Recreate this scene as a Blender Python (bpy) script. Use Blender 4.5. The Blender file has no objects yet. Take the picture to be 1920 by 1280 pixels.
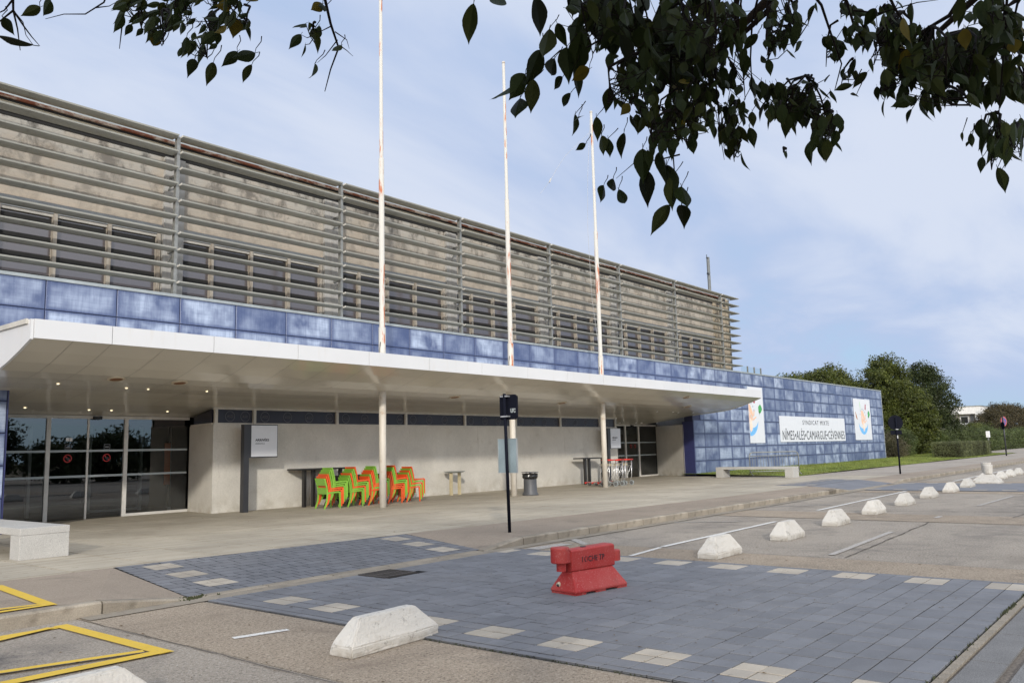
import bpy, bmesh, math, random
import numpy as np
from mathutils import Vector, Matrix
random.seed(7); np.random.seed(7)
sc = bpy.context.scene
col = sc.collection
R = math.radians

# ------------------------------------------------------------------ camera
cam_d = bpy.data.cameras.new('camera'); cam = bpy.data.objects.new('camera', cam_d); col.objects.link(cam)
sc.camera = cam
FPX = 1559.65
YAW, PITCH, ROLL = 0.886789283, 0.131027066, -0.0252048867
CAM = Vector((0, 0, 1.6))
fw = Vector((math.cos(PITCH)*math.sin(YAW), math.cos(PITCH)*math.cos(YAW), math.sin(PITCH)))
r0 = Vector((math.cos(YAW), -math.sin(YAW), 0)); u0 = r0.cross(fw)
rt = math.cos(ROLL)*r0 + math.sin(ROLL)*u0
up = -math.sin(ROLL)*r0 + math.cos(ROLL)*u0
m = Matrix.Identity(4)
for i in range(3):
    m[i][0] = rt[i]; m[i][1] = up[i]; m[i][2] = -fw[i]; m[i][3] = CAM[i]
cam.matrix_world = m
cam_d.sensor_width = 36; cam_d.lens = FPX/1920*36
cam_d.clip_start = 0.1; cam_d.clip_end = 3000

def ray(x, y):
    return (rt*((x-960)/FPX) + up*((640-y)/FPX) + fw)

# ------------------------------------------------------------------ light
SUN_EL, SUN_AZ = R(19.5), R(227.0)
world = bpy.data.worlds.new('World'); sc.world = world; world.use_nodes = True
wn = world.node_tree.nodes; wl = world.node_tree.links
wn.clear()
def N(nodes, t, **k):
    n = nodes.new(t)
    for a, b in k.items():
        if a.startswith('i_'):
            n.inputs[int(a[2:])].default_value = b
        else:
            setattr(n, a, b)
    return n
out = N(wn, 'ShaderNodeOutputWorld'); bg = N(wn, 'ShaderNodeBackground'); bg.inputs[1].default_value = 0.1
sky = N(wn, 'ShaderNodeTexSky', sky_type='NISHITA', sun_disc=False, sun_elevation=SUN_EL, sun_rotation=SUN_AZ)
sky.air_density = 1.0; sky.dust_density = 1.0; sky.ozone_density = 1.0
tc = N(wn, 'ShaderNodeTexCoord'); sep = N(wn, 'ShaderNodeSeparateXYZ'); wl.new(tc.outputs['Generated'], sep.inputs[0])
def wmath(op, a, b=None, clamp=False):
    n = N(wn, 'ShaderNodeMath', operation=op, use_clamp=clamp)
    for i, v in enumerate((a, b)):
        if v is None: continue
        if isinstance(v, (int, float)): n.inputs[i].default_value = v
        else: wl.new(v, n.inputs[i])
    return n.outputs[0]
zc = wmath('ADD', wmath('MAXIMUM', sep.outputs[2], 0.0), 0.16)
cx = wmath('DIVIDE', sep.outputs[0], zc); cy = wmath('DIVIDE', sep.outputs[1], zc)
comb = N(wn, 'ShaderNodeCombineXYZ'); wl.new(cx, comb.inputs[0]); wl.new(cy, comb.inputs[1])
mp = N(wn, 'ShaderNodeMapping'); mp.inputs['Rotation'].default_value = (0, 0, R(-28)); mp.inputs['Scale'].default_value = (0.55, 1.25, 1)
wl.new(comb.outputs[0], mp.inputs[0])
n1 = N(wn, 'ShaderNodeTexNoise'); n1.inputs['Scale'].default_value = 1.25; n1.inputs['Detail'].default_value = 8; n1.inputs['Roughness'].default_value = 0.52; n1.inputs['Distortion'].default_value = 0.5
wl.new(mp.outputs[0], n1.inputs['Vector'])
n2 = N(wn, 'ShaderNodeTexNoise'); n2.inputs['Scale'].default_value = 0.45; n2.inputs['Detail'].default_value = 4
wl.new(mp.outputs[0], n2.inputs['Vector'])
cov = wmath('ADD', wmath('MULTIPLY', n1.outputs[0], 1.7), wmath('MULTIPLY', n2.outputs[0], 0.9))
# cover thins out towards the horizon
low = N(wn, 'ShaderNodeMapRange'); low.inputs[1].default_value = 0.03; low.inputs[2].default_value = 0.17; low.inputs[3].default_value = -0.62; low.inputs[4].default_value = 0.0
wl.new(sep.outputs[2], low.inputs[0])
cov = wmath('ADD', cov, low.outputs[0])
cr = N(wn, 'ShaderNodeMapRange', interpolation_type='SMOOTHSTEP'); cr.inputs[1].default_value = 0.58; cr.inputs[2].default_value = 1.15
wl.new(cov, cr.inputs[0])
cc = N(wn, 'ShaderNodeMix', data_type='RGBA'); cc.inputs[6].default_value = (4.8, 5.9, 8.25, 1); cc.inputs[7].default_value = (6.8, 7.5, 9.0, 1)
cr2 = N(wn, 'ShaderNodeMapRange', interpolation_type='SMOOTHSTEP'); cr2.inputs[1].default_value = 1.0; cr2.inputs[2].default_value = 1.45
wl.new(cov, cr2.inputs[0]); wl.new(cr2.outputs[0], cc.inputs[0])
sb = N(wn, 'ShaderNodeMix', data_type='RGBA', blend_type='MULTIPLY'); sb.inputs[0].default_value = 1; sb.inputs[7].default_value = (1.35, 1.15, 1.15, 1)
wl.new(sky.outputs[0], sb.inputs[6])
mix = N(wn, 'ShaderNodeMix', data_type='RGBA'); wl.new(cr.outputs[0], mix.inputs[0]); sb2 = N(wn, 'ShaderNodeMix', data_type='RGBA'); sb2.inputs[0].default_value = .72; wl.new(sb.outputs[2], sb2.inputs[6]); sb2.inputs[7].default_value = (3.3, 6.1, 9.0, 1); wl.new(sb2.outputs[2], mix.inputs[6]); wl.new(cc.outputs[2], mix.inputs[7])
dn = N(wn, 'ShaderNodeVectorMath', operation='DOT_PRODUCT'); dn.inputs[1].default_value = (math.sin(SUN_AZ)*math.cos(SUN_EL), math.cos(SUN_AZ)*math.cos(SUN_EL), math.sin(SUN_EL)); wl.new(tc.outputs['Generated'], dn.inputs[0])
glow = wmath('POWER', wmath('MAXIMUM', wmath('MULTIPLY_ADD' if False else 'ADD', wmath('MULTIPLY', dn.outputs['Value'], .65), .35), 0.0), 2.0)
gcol = N(wn, 'ShaderNodeMix', data_type='RGBA'); gcol.inputs[6].default_value = (1, 1, 1, 1); gcol.inputs[7].default_value = (3.4, 3.05, 2.55, 1); wl.new(glow, gcol.inputs[0])
gm = N(wn, 'ShaderNodeMix', data_type='RGBA', blend_type='MULTIPLY'); gm.inputs[0].default_value = 1; wl.new(mix.outputs[2], gm.inputs[6]); wl.new(gcol.outputs[2], gm.inputs[7])
wl.new(gm.outputs[2], bg.inputs[0]); wl.new(bg.outputs[0], out.inputs[0])

sun_d = bpy.data.lights.new('sun', 'SUN'); sun_d.energy = 2.4; sun_d.angle = R(2.6); sun_d.color = (1, 0.93, 0.82)
sun = bpy.data.objects.new('sun', sun_d); col.objects.link(sun)
sdir = Vector((math.sin(SUN_AZ)*math.cos(SUN_EL), math.cos(SUN_AZ)*math.cos(SUN_EL), math.sin(SUN_EL)))
sun.rotation_euler = sdir.to_track_quat('Z', 'Y').to_euler(); sun.location = (0, -20, 30)
sc.view_settings.view_transform = 'Standard'; sc.view_settings.look = 'None'
sc.view_settings.exposure = 0.0; sc.view_settings.gamma = 1.0; sc.view_settings.use_curve_mapping = False

# ------------------------------------------------------------------ materials
class Mat:
    def __init__(s, name, base=(.5, .5, .5), rough=.7, spec=.5, metal=0.0):
        s.m = bpy.data.materials.new(name); s.m.use_nodes = True
        s.n = s.m.node_tree.nodes; s.l = s.m.node_tree.links
        s.b = s.n['Principled BSDF']
        s.b.inputs['Base Color'].default_value = (*base, 1); s.b.inputs['Roughness'].default_value = rough
        s.b.inputs['Specular IOR Level'].default_value = spec; s.b.inputs['Metallic'].default_value = metal
        s.base = base; s.cur = None
        s.tc = s.n.new('ShaderNodeTexCoord')
    def coord(s, scale=(1, 1, 1), kind='Object', offset=None):
        mp = s.n.new('ShaderNodeMapping'); mp.inputs['Scale'].default_value = scale
        s.l.new(s.tc.outputs[kind], mp.inputs[0])
        if offset == 'rand':
            oi = s.n.new('ShaderNodeObjectInfo'); mu = s.n.new('ShaderNodeMath'); mu.operation = 'MULTIPLY'; mu.inputs[1].default_value = 57.0
            s.l.new(oi.outputs['Random'], mu.inputs[0])
            cb = s.n.new('ShaderNodeCombineXYZ'); s.l.new(mu.outputs[0], cb.inputs[0]); s.l.new(mu.outputs[0], cb.inputs[1]); s.l.new(mu.outputs[0], cb.inputs[2])
            s.l.new(cb.outputs[0], mp.inputs['Location'])
        return mp.outputs[0]
    def noise(s, scale, lo, hi, detail=4, rough=.55, vec=None, dist=0):
        t = s.n.new('ShaderNodeTexNoise'); t.inputs['Scale'].default_value = scale; t.inputs['Detail'].default_value = detail
        t.inputs['Roughness'].default_value = rough; t.inputs['Distortion'].default_value = dist
        s.l.new(vec if vec is not None else s.tc.outputs['Object'], t.inputs['Vector'])
        r = s.n.new('ShaderNodeMapRange'); r.inputs[1].default_value = lo; r.inputs[2].default_value = hi
        s.l.new(t.outputs[0], r.inputs[0]); return r.outputs[0]
    def colour(s):
        if s.cur is None:
            c = s.n.new('ShaderNodeRGB'); c.outputs[0].default_value = (*s.base, 1); s.cur = c.outputs[0]
        return s.cur
    def math(s, op, a, b=None, clamp=False):
        n = s.n.new('ShaderNodeMath'); n.operation = op; n.use_clamp = clamp
        for i, v in enumerate((a, b)):
            if v is None: continue
            if isinstance(v, (int, float)): n.inputs[i].default_value = v
            else: s.l.new(v, n.inputs[i])
        return n.outputs[0]
    def over(s, fac, c, amount=1.0):
        mx = s.n.new('ShaderNodeMix'); mx.data_type = 'RGBA'
        if amount != 1.0: fac = s.math('MULTIPLY', fac, amount)
        if isinstance(fac, (int, float)): mx.inputs[0].default_value = fac
        else: s.l.new(fac, mx.inputs[0])
        s.l.new(s.colour(), mx.inputs[6])
        mx.inputs[7].default_value = (*c, 1)
        s.cur = mx.outputs[2]; s.l.new(s.cur, s.b.inputs['Base Color']); return s
    def vary(s, fac, lo, hi):
        r = s.n.new('ShaderNodeMapRange'); r.inputs[3].default_value = lo; r.inputs[4].default_value = hi
        s.l.new(fac, r.inputs[0])
        v = s.n.new('ShaderNodeVectorMath'); v.operation = 'SCALE'
        s.l.new(s.colour(), v.inputs[0]); s.l.new(r.outputs[0], v.inputs['Scale'])
        s.cur = v.outputs[0]; s.l.new(s.cur, s.b.inputs['Base Color']); return s
    def rand(s, lo, hi):
        oi = s.n.new('ShaderNodeObjectInfo'); return s.vary(oi.outputs['Random'], lo, hi)
    def island(s, lo, hi):
        g = s.n.new('ShaderNodeNewGeometry'); return s.vary(g.outputs['Random Per Island'], lo, hi)
    def bump(s, fac, strength=.3, dist=.01):
        b = s.n.new('ShaderNodeBump'); b.inputs['Strength'].default_value = strength; b.inputs['Distance'].default_value = dist
        s.l.new(fac, b.inputs['Height'])
        if s.b.inputs['Normal'].links: s.l.new(s.b.inputs['Normal'].links[0].from_socket, b.inputs['Normal'])
        s.l.new(b.outputs[0], s.b.inputs['Normal']); return s
    def roughness(s, fac, lo, hi):
        r = s.n.new('ShaderNodeMapRange'); r.inputs[3].default_value = lo; r.inputs[4].default_value = hi
        s.l.new(fac, r.inputs[0]); s.l.new(r.outputs[0], s.b.inputs['Roughness']); return s
    def emit(s, c, k):
        s.b.inputs['Emission Color'].default_value = (*c, 1); s.b.inputs['Emission Strength'].default_value = k; return s

M = {}
def simple(name, base, rough=.6, spec=.5, metal=0, nz=None, var=.12):
    a = Mat(name, base, rough, spec, metal)
    f = a.noise(nz or 3.0, .3, .7); a.vary(f, 1-var, 1+var); g = a.noise((nz or 3)*12, .3, .7); a.vary(g, 1-var*.5, 1+var*.5)
    M[name] = a.m; return a

def aggregate(name, base, light, dark, speck=1.0, stain=(.3, .28, .25), pattern=None):
    a = Mat(name, base, .9, .25)
    big = a.noise(.35, .35, .7, 3); a.vary(big, .86, 1.12)
    a.over(a.noise(75, .54, .72, 2, .6), light, .95*speck)
    a.over(a.noise(60, .40, .30, 2, .6, vec=a.coord((1.1, .9, 1))), dark, .95*speck)
    a.over(a.noise(22, .56, .8, 5, .7), dark, .45*speck)
    a.over(a.noise(36, .53, .66, 3, .6), light, .6*speck); a.over(a.noise(34, .46, .34, 3, .6, vec=a.coord((1, 1.1, 1))), dark, .6*speck)
    st = a.noise(1.1, .52, .75, 6, .62, dist=1.0); a.over(st, stain, .55)
    a.over(a.noise(.55, .57, .72, 5, .7, dist=.5), (.09, .085, .08), .45)
    st2 = a.noise(.5, .57, .66, 6, .6, vec=a.coord((.35, 1.4, 1))); a.over(st2, tuple(x*.7 for x in base), .35)
    if name == 'aggregate_grey':   # oil stain in the delivery bay and worn wheel tracks
        for (cx_, cy_, sx, sy, k) in ((2.75, 7.85, .75, .42, .75), (9, 3.0, 40, .35, .0), (20, 2.9, 9, .5, .35), (26, 3.6, 6, .7, .4), (16, 7.9, 5, .35, .3)):
            if not k: continue
            mp = a.n.new('ShaderNodeMapping'); mp.vector_type = 'POINT'; mp.inputs['Location'].default_value = (-cx_/sx, -cy_/sy, 0); mp.inputs['Scale'].default_value = (1/sx, 1/sy, 0); a.l.new(a.tc.outputs['Object'], mp.inputs[0])
            ln = a.n.new('ShaderNodeVectorMath'); ln.operation = 'LENGTH'; a.l.new(mp.outputs[0], ln.inputs[0])
            rr_ = a.n.new('ShaderNodeMapRange'); rr_.inputs[1].default_value = 1.25; rr_.inputs[2].default_value = .25; a.l.new(ln.outputs['Value'], rr_.inputs[0])
            a.over(a.math('MULTIPLY', rr_.outputs[0], a.noise(3.5, .35, .62, 5, .7)), (.075, .072, .075), k)
    a.bump(a.noise(60, .2, .8, 3, .7), 1.0, .012)
    M[name] = a.m; return a
aggregate('aggregate_brown', (.325, .268, .205), (.50, .43, .34), (.09, .065, .045), 1, (.15, .12, .095))
aggregate('aggregate_grey', (.325, .285, .235), (.50, .46, .41), (.08, .07, .06), 1, (.13, .12, .11))
aggregate('sidewalk_brown', (.31, .258, .205), (.44, .38, .31), (.2, .16, .12), .6, (.21, .175, .14))
aggregate('far_pavement', (.35, .31, .265), (.4, .36, .3), (.16, .14, .12), .6)
aggregate('ground_soil', (.17, .14, .09), (.25, .2, .13), (.08, .07, .04), .8, (.1, .11, .05))
a = Mat('concrete_slab', (.375, .335, .265), .75, .35)
a.vary(a.noise(.5, .35, .65, 4), .84, 1.12); a.over(a.noise(2.2, .53, .8, 6, .65), (.20, .165, .115), .55); a.over(a.noise(9, .66, .74, 3), (.1, .08, .06), .6)
a.vary(a.noise(90, .3, .7, 2), .93, 1.07)
a.over(a.noise(1.0, .5, .62, 4, .6, vec=a.coord((.12, 9, 1))), (.22, .18, .125), .35)
a.rand(.95, 1.05); a.bump(a.noise(60, .3, .7), .25, .004); M['concrete_slab'] = a.m
def paver(name, base, isl=False):
    a = Mat(name, base, .72, .35)
    v = a.coord(offset='rand') if not isl else None
    a.vary(a.noise(2.5, .3, .7, 4, vec=v), .86, 1.12); a.vary(a.noise(140, .3, .7, 2, vec=v), .88, 1.12)
    a.over(a.noise(.7, .5, .75, 5, .6, vec=a.coord(kind='Object') if isl else a.coord(offset='rand')), (.17, .165, .165), .35)
    a.over(a.noise(11, .68, .76, 3, vec=v), (.05, .045, .045), .6)
    (a.island if isl else a.rand)(.91, 1.08)
    a.bump(a.noise(90, .3, .7, 3, vec=v), .3, .004); M[name] = a.m
paver('paver_blue', (.150, .155, .168)); paver('paver_blue_far', (.150, .155, .168), True); paver('paver_cream', (.37, .33, .27))
M['paver_bed'] = Mat('paver_bed', (.022, .022, .022), .95, .1).m
a = Mat('crossing_blue', (.158, .163, .178), .72, .35); a.vary(a.noise(1.2, .3, .7, 5), .85, 1.14); a.over(a.noise(2.2, .5, .8, 6, .6), (.19, .185, .185), .4); a.vary(a.noise(80, .3, .7, 2), .88, 1.12)
a.bump(a.noise(60, .3, .7), .3, .004); a.island(.93, 1.07); M['crossing_blue'] = a.m
a = Mat('kerb_stone', (.28, .245, .195), .85, .3); a.vary(a.noise(2.0, .3, .7, 5), .75, 1.15); a.over(a.noise(5, .55, .75, 5), (.12, .1, .075), .6); a.vary(a.noise(70, .3, .7, 2), .85, 1.15); a.rand(.9, 1.08)
a.bump(a.noise(50, .3, .7), .4, .006); M['kerb_stone'] = a.m
a = Mat('grey_granite', (.17, .168, .165), .8, .3); a.vary(a.noise(120, .35, .65, 2), .7, 1.35); a.vary(a.noise(3, .3, .7, 4), .85, 1.12); a.rand(.92, 1.06); M['grey_granite'] = a.m
a = Mat('bench_granite', (.42, .41, .385), .75, .35); a.over(a.noise(95, .56, .66, 2), (.16, .16, .155), .65); a.over(a.noise(80, .6, .7, 2, vec=a.coord((1, 1.2, .9))), (.6, .6, .57), .7); a.vary(a.noise(2, .3, .7, 3), .92, 1.06); M['bench_granite'] = a.m
a = Mat('white_concrete', (.50, .48, .44), .85, .3); a.over(a.noise(3.5, .52, .8, 6, .65, vec=a.coord(offset='rand')), (.30, .26, .20), .75); a.over(a.noise(12, .58, .70, 5, .7, vec=a.coord(offset='rand')), (.10, .09, .075), .65)
sp = a.n.new('ShaderNodeSeparateXYZ'); a.l.new(a.tc.outputs['Object'], sp.inputs[0])
lowm = a.n.new('ShaderNodeMapRange'); lowm.inputs[1].default_value = .09; lowm.inputs[2].default_value = 0.0; a.l.new(sp.outputs[2], lowm.inputs[0])
a.over(a.math('MULTIPLY', lowm.outputs[0], a.noise(9, .35, .7, 4)), (.2, .17, .13), .9)
a.bump(a.noise(35, .3, .7, 5), .45, .01); a.rand(.9, 1.05); M['white_concrete'] = a.m
def paint(name, c, wear=(.47, .58), sc_=28):
    a = Mat(name, c, .8, .3); a.over(a.noise(sc_, wear[0], wear[1], 5, .7), (.23, .2, .17), .85); a.over(a.noise(3, .5, .8, 5), tuple(x*.7 for x in c), .5); M[name] = a.m
paint('paint_yellow', (.60, .41, .055), (.60, .70)); paint('paint_white', (.62, .61, .58), (.52, .66)); paint('paint_faded', (.42, .40, .37), (.44, .6))

# facade
a = Mat('blue_panel', (.050, .074, .168), .38, .5)
cvec = a.coord((1, 1, 1)); sp = a.n.new('ShaderNodeSeparateXYZ'); a.l.new(cvec, sp.inputs[0])
def edge(axis, L, w):
    t = a.math('DIVIDE', sp.outputs[axis], L); d = a.math('MULTIPLY', a.math('MULTIPLY', t, a.math('SUBTRACT', 1.0, t)), 4.0)
    r = a.n.new('ShaderNodeMapRange'); r.interpolation_type = 'SMOOTHSTEP'; r.inputs[1].default_value = .02; r.inputs[2].default_value = w; a.l.new(d, r.inputs[0]); return r.outputs[0]
em = a.math('MULTIPLY', edge(0, 1.594, .40), edge(2, .686, .60))
rv = a.coord(offset='rand')
cl = a.noise(1.5, .34, .62, 3, .5, vec=rv)
st = a.noise(1.0, .3, .65, 5, .7, vec=a.coord((16, 1, 1.6), offset='rand'))
st2 = a.noise(1.0, .3, .65, 5, .7, vec=a.coord((1.3, 1, 22), offset='rand'))
oi = a.n.new('ShaderNodeObjectInfo')
amt = a.n.new('ShaderNodeMapRange'); amt.inputs[3].default_value = .22; amt.inputs[4].default_value = 1.0; a.l.new(oi.outputs['Random'], amt.inputs[0])
fac = a.math('MULTIPLY', em, a.math('MULTIPLY', cl, amt.outputs[0]))
fac = a.math('MULTIPLY', fac, a.math('ADD', .45, a.math('MULTIPLY', a.math('ADD', st, st2), .42)), True)
tt = a.math('ADD', a.math('MULTIPLY', fac, .95), a.math('MULTIPLY', a.math('MULTIPLY', st, amt.outputs[0]), .16), True)
a.over(tt, (.39, .46, .59))
a.over(a.noise(40, .70, .74, 1), (.30, .34, .5), .6)
a.roughness(tt, .33, .6); M['blue_panel'] = a.m
M['blue_backing'] = Mat('blue_backing', (.02, .025, .07), .6).m
simple('blue_side', (.03, .035, .11), .35)
simple('coping', (.34, .37, .37), .45, .5, .3)
a = Mat('old_concrete', (.45, .385, .31), .88, .25)
a.vary(a.noise(.5, .35, .65, 3, vec=a.coord((1, 1, 2))), .85, 1.1)
sp = a.n.new('ShaderNodeSeparateXYZ'); a.l.new(a.tc.outputs['Object'], sp.inputs[0])
hm = a.n.new('ShaderNodeMapRange'); hm.inputs[1].default_value = 7.3; hm.inputs[2].default_value = 9.9; a.l.new(sp.outputs[2], hm.inputs[0])
a.over(a.math('ADD', .15, a.math('MULTIPLY', hm.outputs[0], a.noise(.9, .3, .55, 5, .6))), (.42, .41, .38), .95)
a.over(a.math('MULTIPLY', a.math('ADD', a.math('MULTIPLY', hm.outputs[0], .9), .12), a.noise(1.9, .47, .60, 7, .70, vec=a.coord((1.2, 1, .8)), dist=.4)), (.085, .08, .075), .95)
a.over(a.noise(1.1, .60, .66, 5, .7, vec=a.coord((1, 1, .3))), (.20, .165, .12), .4)
a.bump(a.noise(14, .3, .7, 5), .3, .01); M['old_concrete'] = a.m
a = Mat('end_concrete', (.42, .36, .275), .88, .25)
a.over(a.noise(1.0, .45, .62, 6, .65, vec=a.coord((3, 3, .35))), (.19, .155, .11), .6); a.over(a.noise(1.0, .58, .66, 6, .7, vec=a.coord((6, 6, .3))), (.06, .045, .03), .75)
M['end_concrete'] = a.m
a = Mat('pier_concrete', (.42, .415, .40), .85, .25); a.over(a.noise(1.0, .5, .66, 6, .7, vec=a.coord((6, 6, .7))), (.20, .19, .17), .35); M['pier_concrete'] = a.m
a = Mat('louvre_metal', (.37, .37, .33), .5, .5, .15); a.vary(a.noise(.7, .3, .7, 4, vec=a.coord((.5, 3, 3))), .85, 1.12); a.over(a.noise(5, .58, .75, 5), (.12, .10, .07), .4); M['louvre_metal'] = a.m
a = Mat('galvanised', (.24, .245, .235), .5, .5, .35); a.vary(a.noise(8, .3, .7, 4), .8, 1.2); M['galvanised'] = a.m
a = Mat('roof_trim', (.50, .44, .33), .7); a.over(a.noise(1.3, .5, .62, 5, .7, vec=a.coord((1, 1, 6))), (.20, .17, .13), .4); M['roof_trim'] = a.m
a = Mat('rust_gutter', (.55, .46, .38), .8); a.over(a.noise(1.0, .43, .52, 6, .75, vec=a.coord((1.4, 4, 4))), (.22, .055, .018), .95); M['rust_gutter'] = a.m
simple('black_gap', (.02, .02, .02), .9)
a = Mat('timber_mullion', (.38, .345, .295), .75); a.over(a.noise(1, .5, .65, 5, .7, vec=a.coord((9, 9, 1))), (.14, .1, .065), .6); M['timber_mullion'] = a.m
simple('window_head', (.44, .42, .38), .6); simple('shutter_box', (.30, .32, .34), .5)
def glass(name, base, rough=.03, ior=1.7):
    a = Mat(name, base, rough, .5); a.b.inputs['IOR'].default_value = ior
    a.bump(a.noise(.9, .3, .7, 2), .05, .02); M[name] = a.m
glass('upper_glass', (.085, .076, .084), .10, 1.9)
a = Mat('door_glass', (.85, .9, .9), .0, .5); a.b.inputs['Transmission Weight'].default_value = 1.0; a.b.inputs['IOR'].default_value = 1.45; M['door_glass'] = a.m
a.m.use_nodes = True
# thin architectural glass: clear sheet plus mirror reflection
a.n.clear(); o_ = a.n.new('ShaderNodeOutputMaterial'); tr = a.n.new('ShaderNodeBsdfTransparent'); tr.inputs[0].default_value = (.50, .54, .54, 1)
gl = a.n.new('ShaderNodeBsdfGlossy'); gl.inputs['Roughness'].default_value = .01; gl.inputs['Color'].default_value = (.9, .95, 1, 1); fr = a.n.new('ShaderNodeFresnel'); fr.inputs[0].default_value = 2.1
mx = a.n.new('ShaderNodeMixShader'); a.l.new(fr.outputs[0], mx.inputs[0]); a.l.new(tr.outputs[0], mx.inputs[1]); a.l.new(gl.outputs[0], mx.inputs[2]); a.l.new(mx.outputs[0], o_.inputs[0])
a = Mat('glass_band', (.35, .40, .42), .4)
M['glass_band'] = a.m
simple('door_frame', (.58, .57, .54), .4); simple('interior_floor', (.06, .065, .07), .35); simple('interior_dark', (.05, .05, .052), .8); simple('interior_grey', (.2, .2, .2), .7)
a = Mat('render_wall', (.57, .55, .50), .85, .25)
a.vary(a.noise(.8, .35, .65, 4), .9, 1.07); a.over(a.noise(2.3, .6, .8, 5, .6), (.30, .26, .2), .35); a.vary(a.noise(30, .35, .65, 4, .7), .92, 1.06)
sp = a.n.new('ShaderNodeSeparateXYZ'); a.l.new(a.tc.outputs['Object'], sp.inputs[0])
lm = a.n.new('ShaderNodeMapRange'); lm.inputs[1].default_value = .7; lm.inputs[2].default_value = .14; a.l.new(sp.outputs[2], lm.inputs[0])
a.over(a.math('MULTIPLY', lm.outputs[0], a.noise(3, .4, .7, 5)), (.3, .26, .19), .6)
a.over(a.noise(1.0, .62, .70, 5, .7, vec=a.coord((4, 4, .25))), (.2, .16, .11), .35)
a.bump(a.noise(45, .3, .7, 4), .35, .006); M['render_wall'] = a.m
a = Mat('white_fascia', (.63, .635, .64), .35, .5); a.vary(a.noise(.6, .3, .7, 3), .94, 1.02); a.over(a.noise(1, .6, .72, 5, vec=a.coord((5, 5, .6))), (.55, .5, .42), .25); M['white_fascia'] = a.m
a = Mat('soffit_white', (.60, .56, .475), .16, .55); a.vary(a.noise(.5, .3, .7, 3), .93, 1.04); a.bump(a.noise(.8, .2, .8, 3), .12, .03); a.rand(.97, 1.02); M['soffit_white'] = a.m
a = Mat('flag_paint', (.54, .52, .47), .5, .4)
a.over(a.noise(1.0, .56, .61, 5, .62, vec=a.coord((6, 6, .8), offset='rand')), (.42, .11, .03), .9)
a.over(a.noise(2.0, .55, .8, 5, vec=a.coord(offset='rand')), (.5, .43, .33), .4); M['flag_paint'] = a.m
a = Mat('column_paint', (.62, .58, .51), .5, .4); a.over(a.noise(6, .57, .72, 5), (.42, .29, .18), .5); a.vary(a.noise(2, .3, .7), .93, 1.04); M['column_paint'] = a.m
simple('frieze_navy', (.018, .018, .032), .35); simple('frieze_frame', (.52, .50, .45), .45)
simple('logo_grey', (.11, .107, .115), .5)
simple('dark_post', (.03, .031, .036), .4); simple('light_panel', (.60, .62, .66), .3, var=.03)
simple('print_dark', (.015, .018, .028), .5); simple('print_grey', (.2, .21, .23), .5)
simple('banner_white', (.66, .68, .72), .45, var=.03); simple('mark_blue', (.16, .45, .80), .5); simple('mark_peach', (.80, .50, .34), .5); simple('mark_pale_peach', (.82, .66, .55), .5)
simple('mark_green', (.06, .33, .09), .5); simple('mark_pale_green', (.5, .72, .48), .5); simple('mark_red', (.40, .02, .06), .5); simple('mark_brown', (.42, .16, .05), .5); simple('mark_slate', (.25, .29, .38), .5)
simple('sign_back', (.006, .007, .013), .7, .08); simple('sign_grey_back', (.25, .31, .33), .4, .5, .2); simple('sign_rim', (.42, .44, .44), .35, .5, .5); simple('bracket_metal', (.65, .66, .66), .3, .5, .7)
simple('sign_red', (.42, .10, .11), .4); simple('sign_blue', (.09, .09, .30), .4); simple('sign_white', (.75, .75, .75), .4); simple('sticker_red', (.42, .02, .02), .5)
a = Mat('barrier_red', (.34, .017, .016), .55, .35); a.over(a.noise(2.2, .35, .75, 5, .65), (.40, .12, .10), .5); a.over(a.noise(60, .58, .7, 2), (.5, .25, .22), .4); a.over(a.noise(5, .62, .8, 5), (.14, .04, .03), .6); a.bump(a.noise(25, .3, .7), .1, .004); M['barrier_red'] = a.m
a = Mat('chair_green', (.20, .42, .045), .4, .5); a.rand(.88, 1.1); M['chair_green'] = a.m
a = Mat('chair_orange', (.68, .10, .018), .4, .5); a.rand(.88, 1.1); M['chair_orange'] = a.m
simple('black_plastic', (.012, .012, .013), .45); simple('table_dark', (.022, .021, .021), .35); simple('bin_grey', (.075, .078, .085), .5); simple('bag_black', (.008, .008, .008), .25)
simple('cream_metal', (.50, .43, .27), .5); simple('rubber', (.12, .12, .12), .7); simple('chrome', (.6, .6, .6), .25, .5, .8); simple('trolley_red', (.65, .03, .02), .4)
simple('iron_grate', (.075, .066, .06), .6, .5, .4); simple('downlight_rust', (.20, .085, .03), .6); simple('cream_ring', (.55, .48, .36), .5)
a = Mat('lamp_lens', (.9, .85, .7), .4); a.emit((1, .86, .58), 2.5); M['lamp_lens'] = a.m
simple('lamp_off', (.75, .72, .66), .3)
simple('annex_wall', (.47, .43, .37), .8); simple('annex_white', (.72, .70, .66), .6)
simple('orange_cloth', (.75, .16, .02), .7)
def leafmat(name, c1, c2, trans=.25):
    a = Mat(name, c1, .55, .35); g = a.n.new('ShaderNodeNewGeometry')
    a.over(g.outputs['Random Per Island'], c2)
    a.vary(a.noise(.75, .35, .65, 4), .5, 1.6)
    tl = a.n.new('ShaderNodeBsdfTranslucent'); a.l.new(a.cur, tl.inputs[0]); ms = a.n.new('ShaderNodeMixShader'); ms.inputs[0].default_value = trans
    ou = a.n['Material Output']; a.l.new(a.b.outputs[0], ms.inputs[1]); a.l.new(tl.outputs[0], ms.inputs[2]); a.l.new(ms.outputs[0], ou.inputs[0]); M[name] = a.m
leafmat('pine_needles', (.034, .048, .009), (.088, .10, .018)); leafmat('pine_needles_dark', (.018, .028, .009), (.045, .058, .016))
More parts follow.
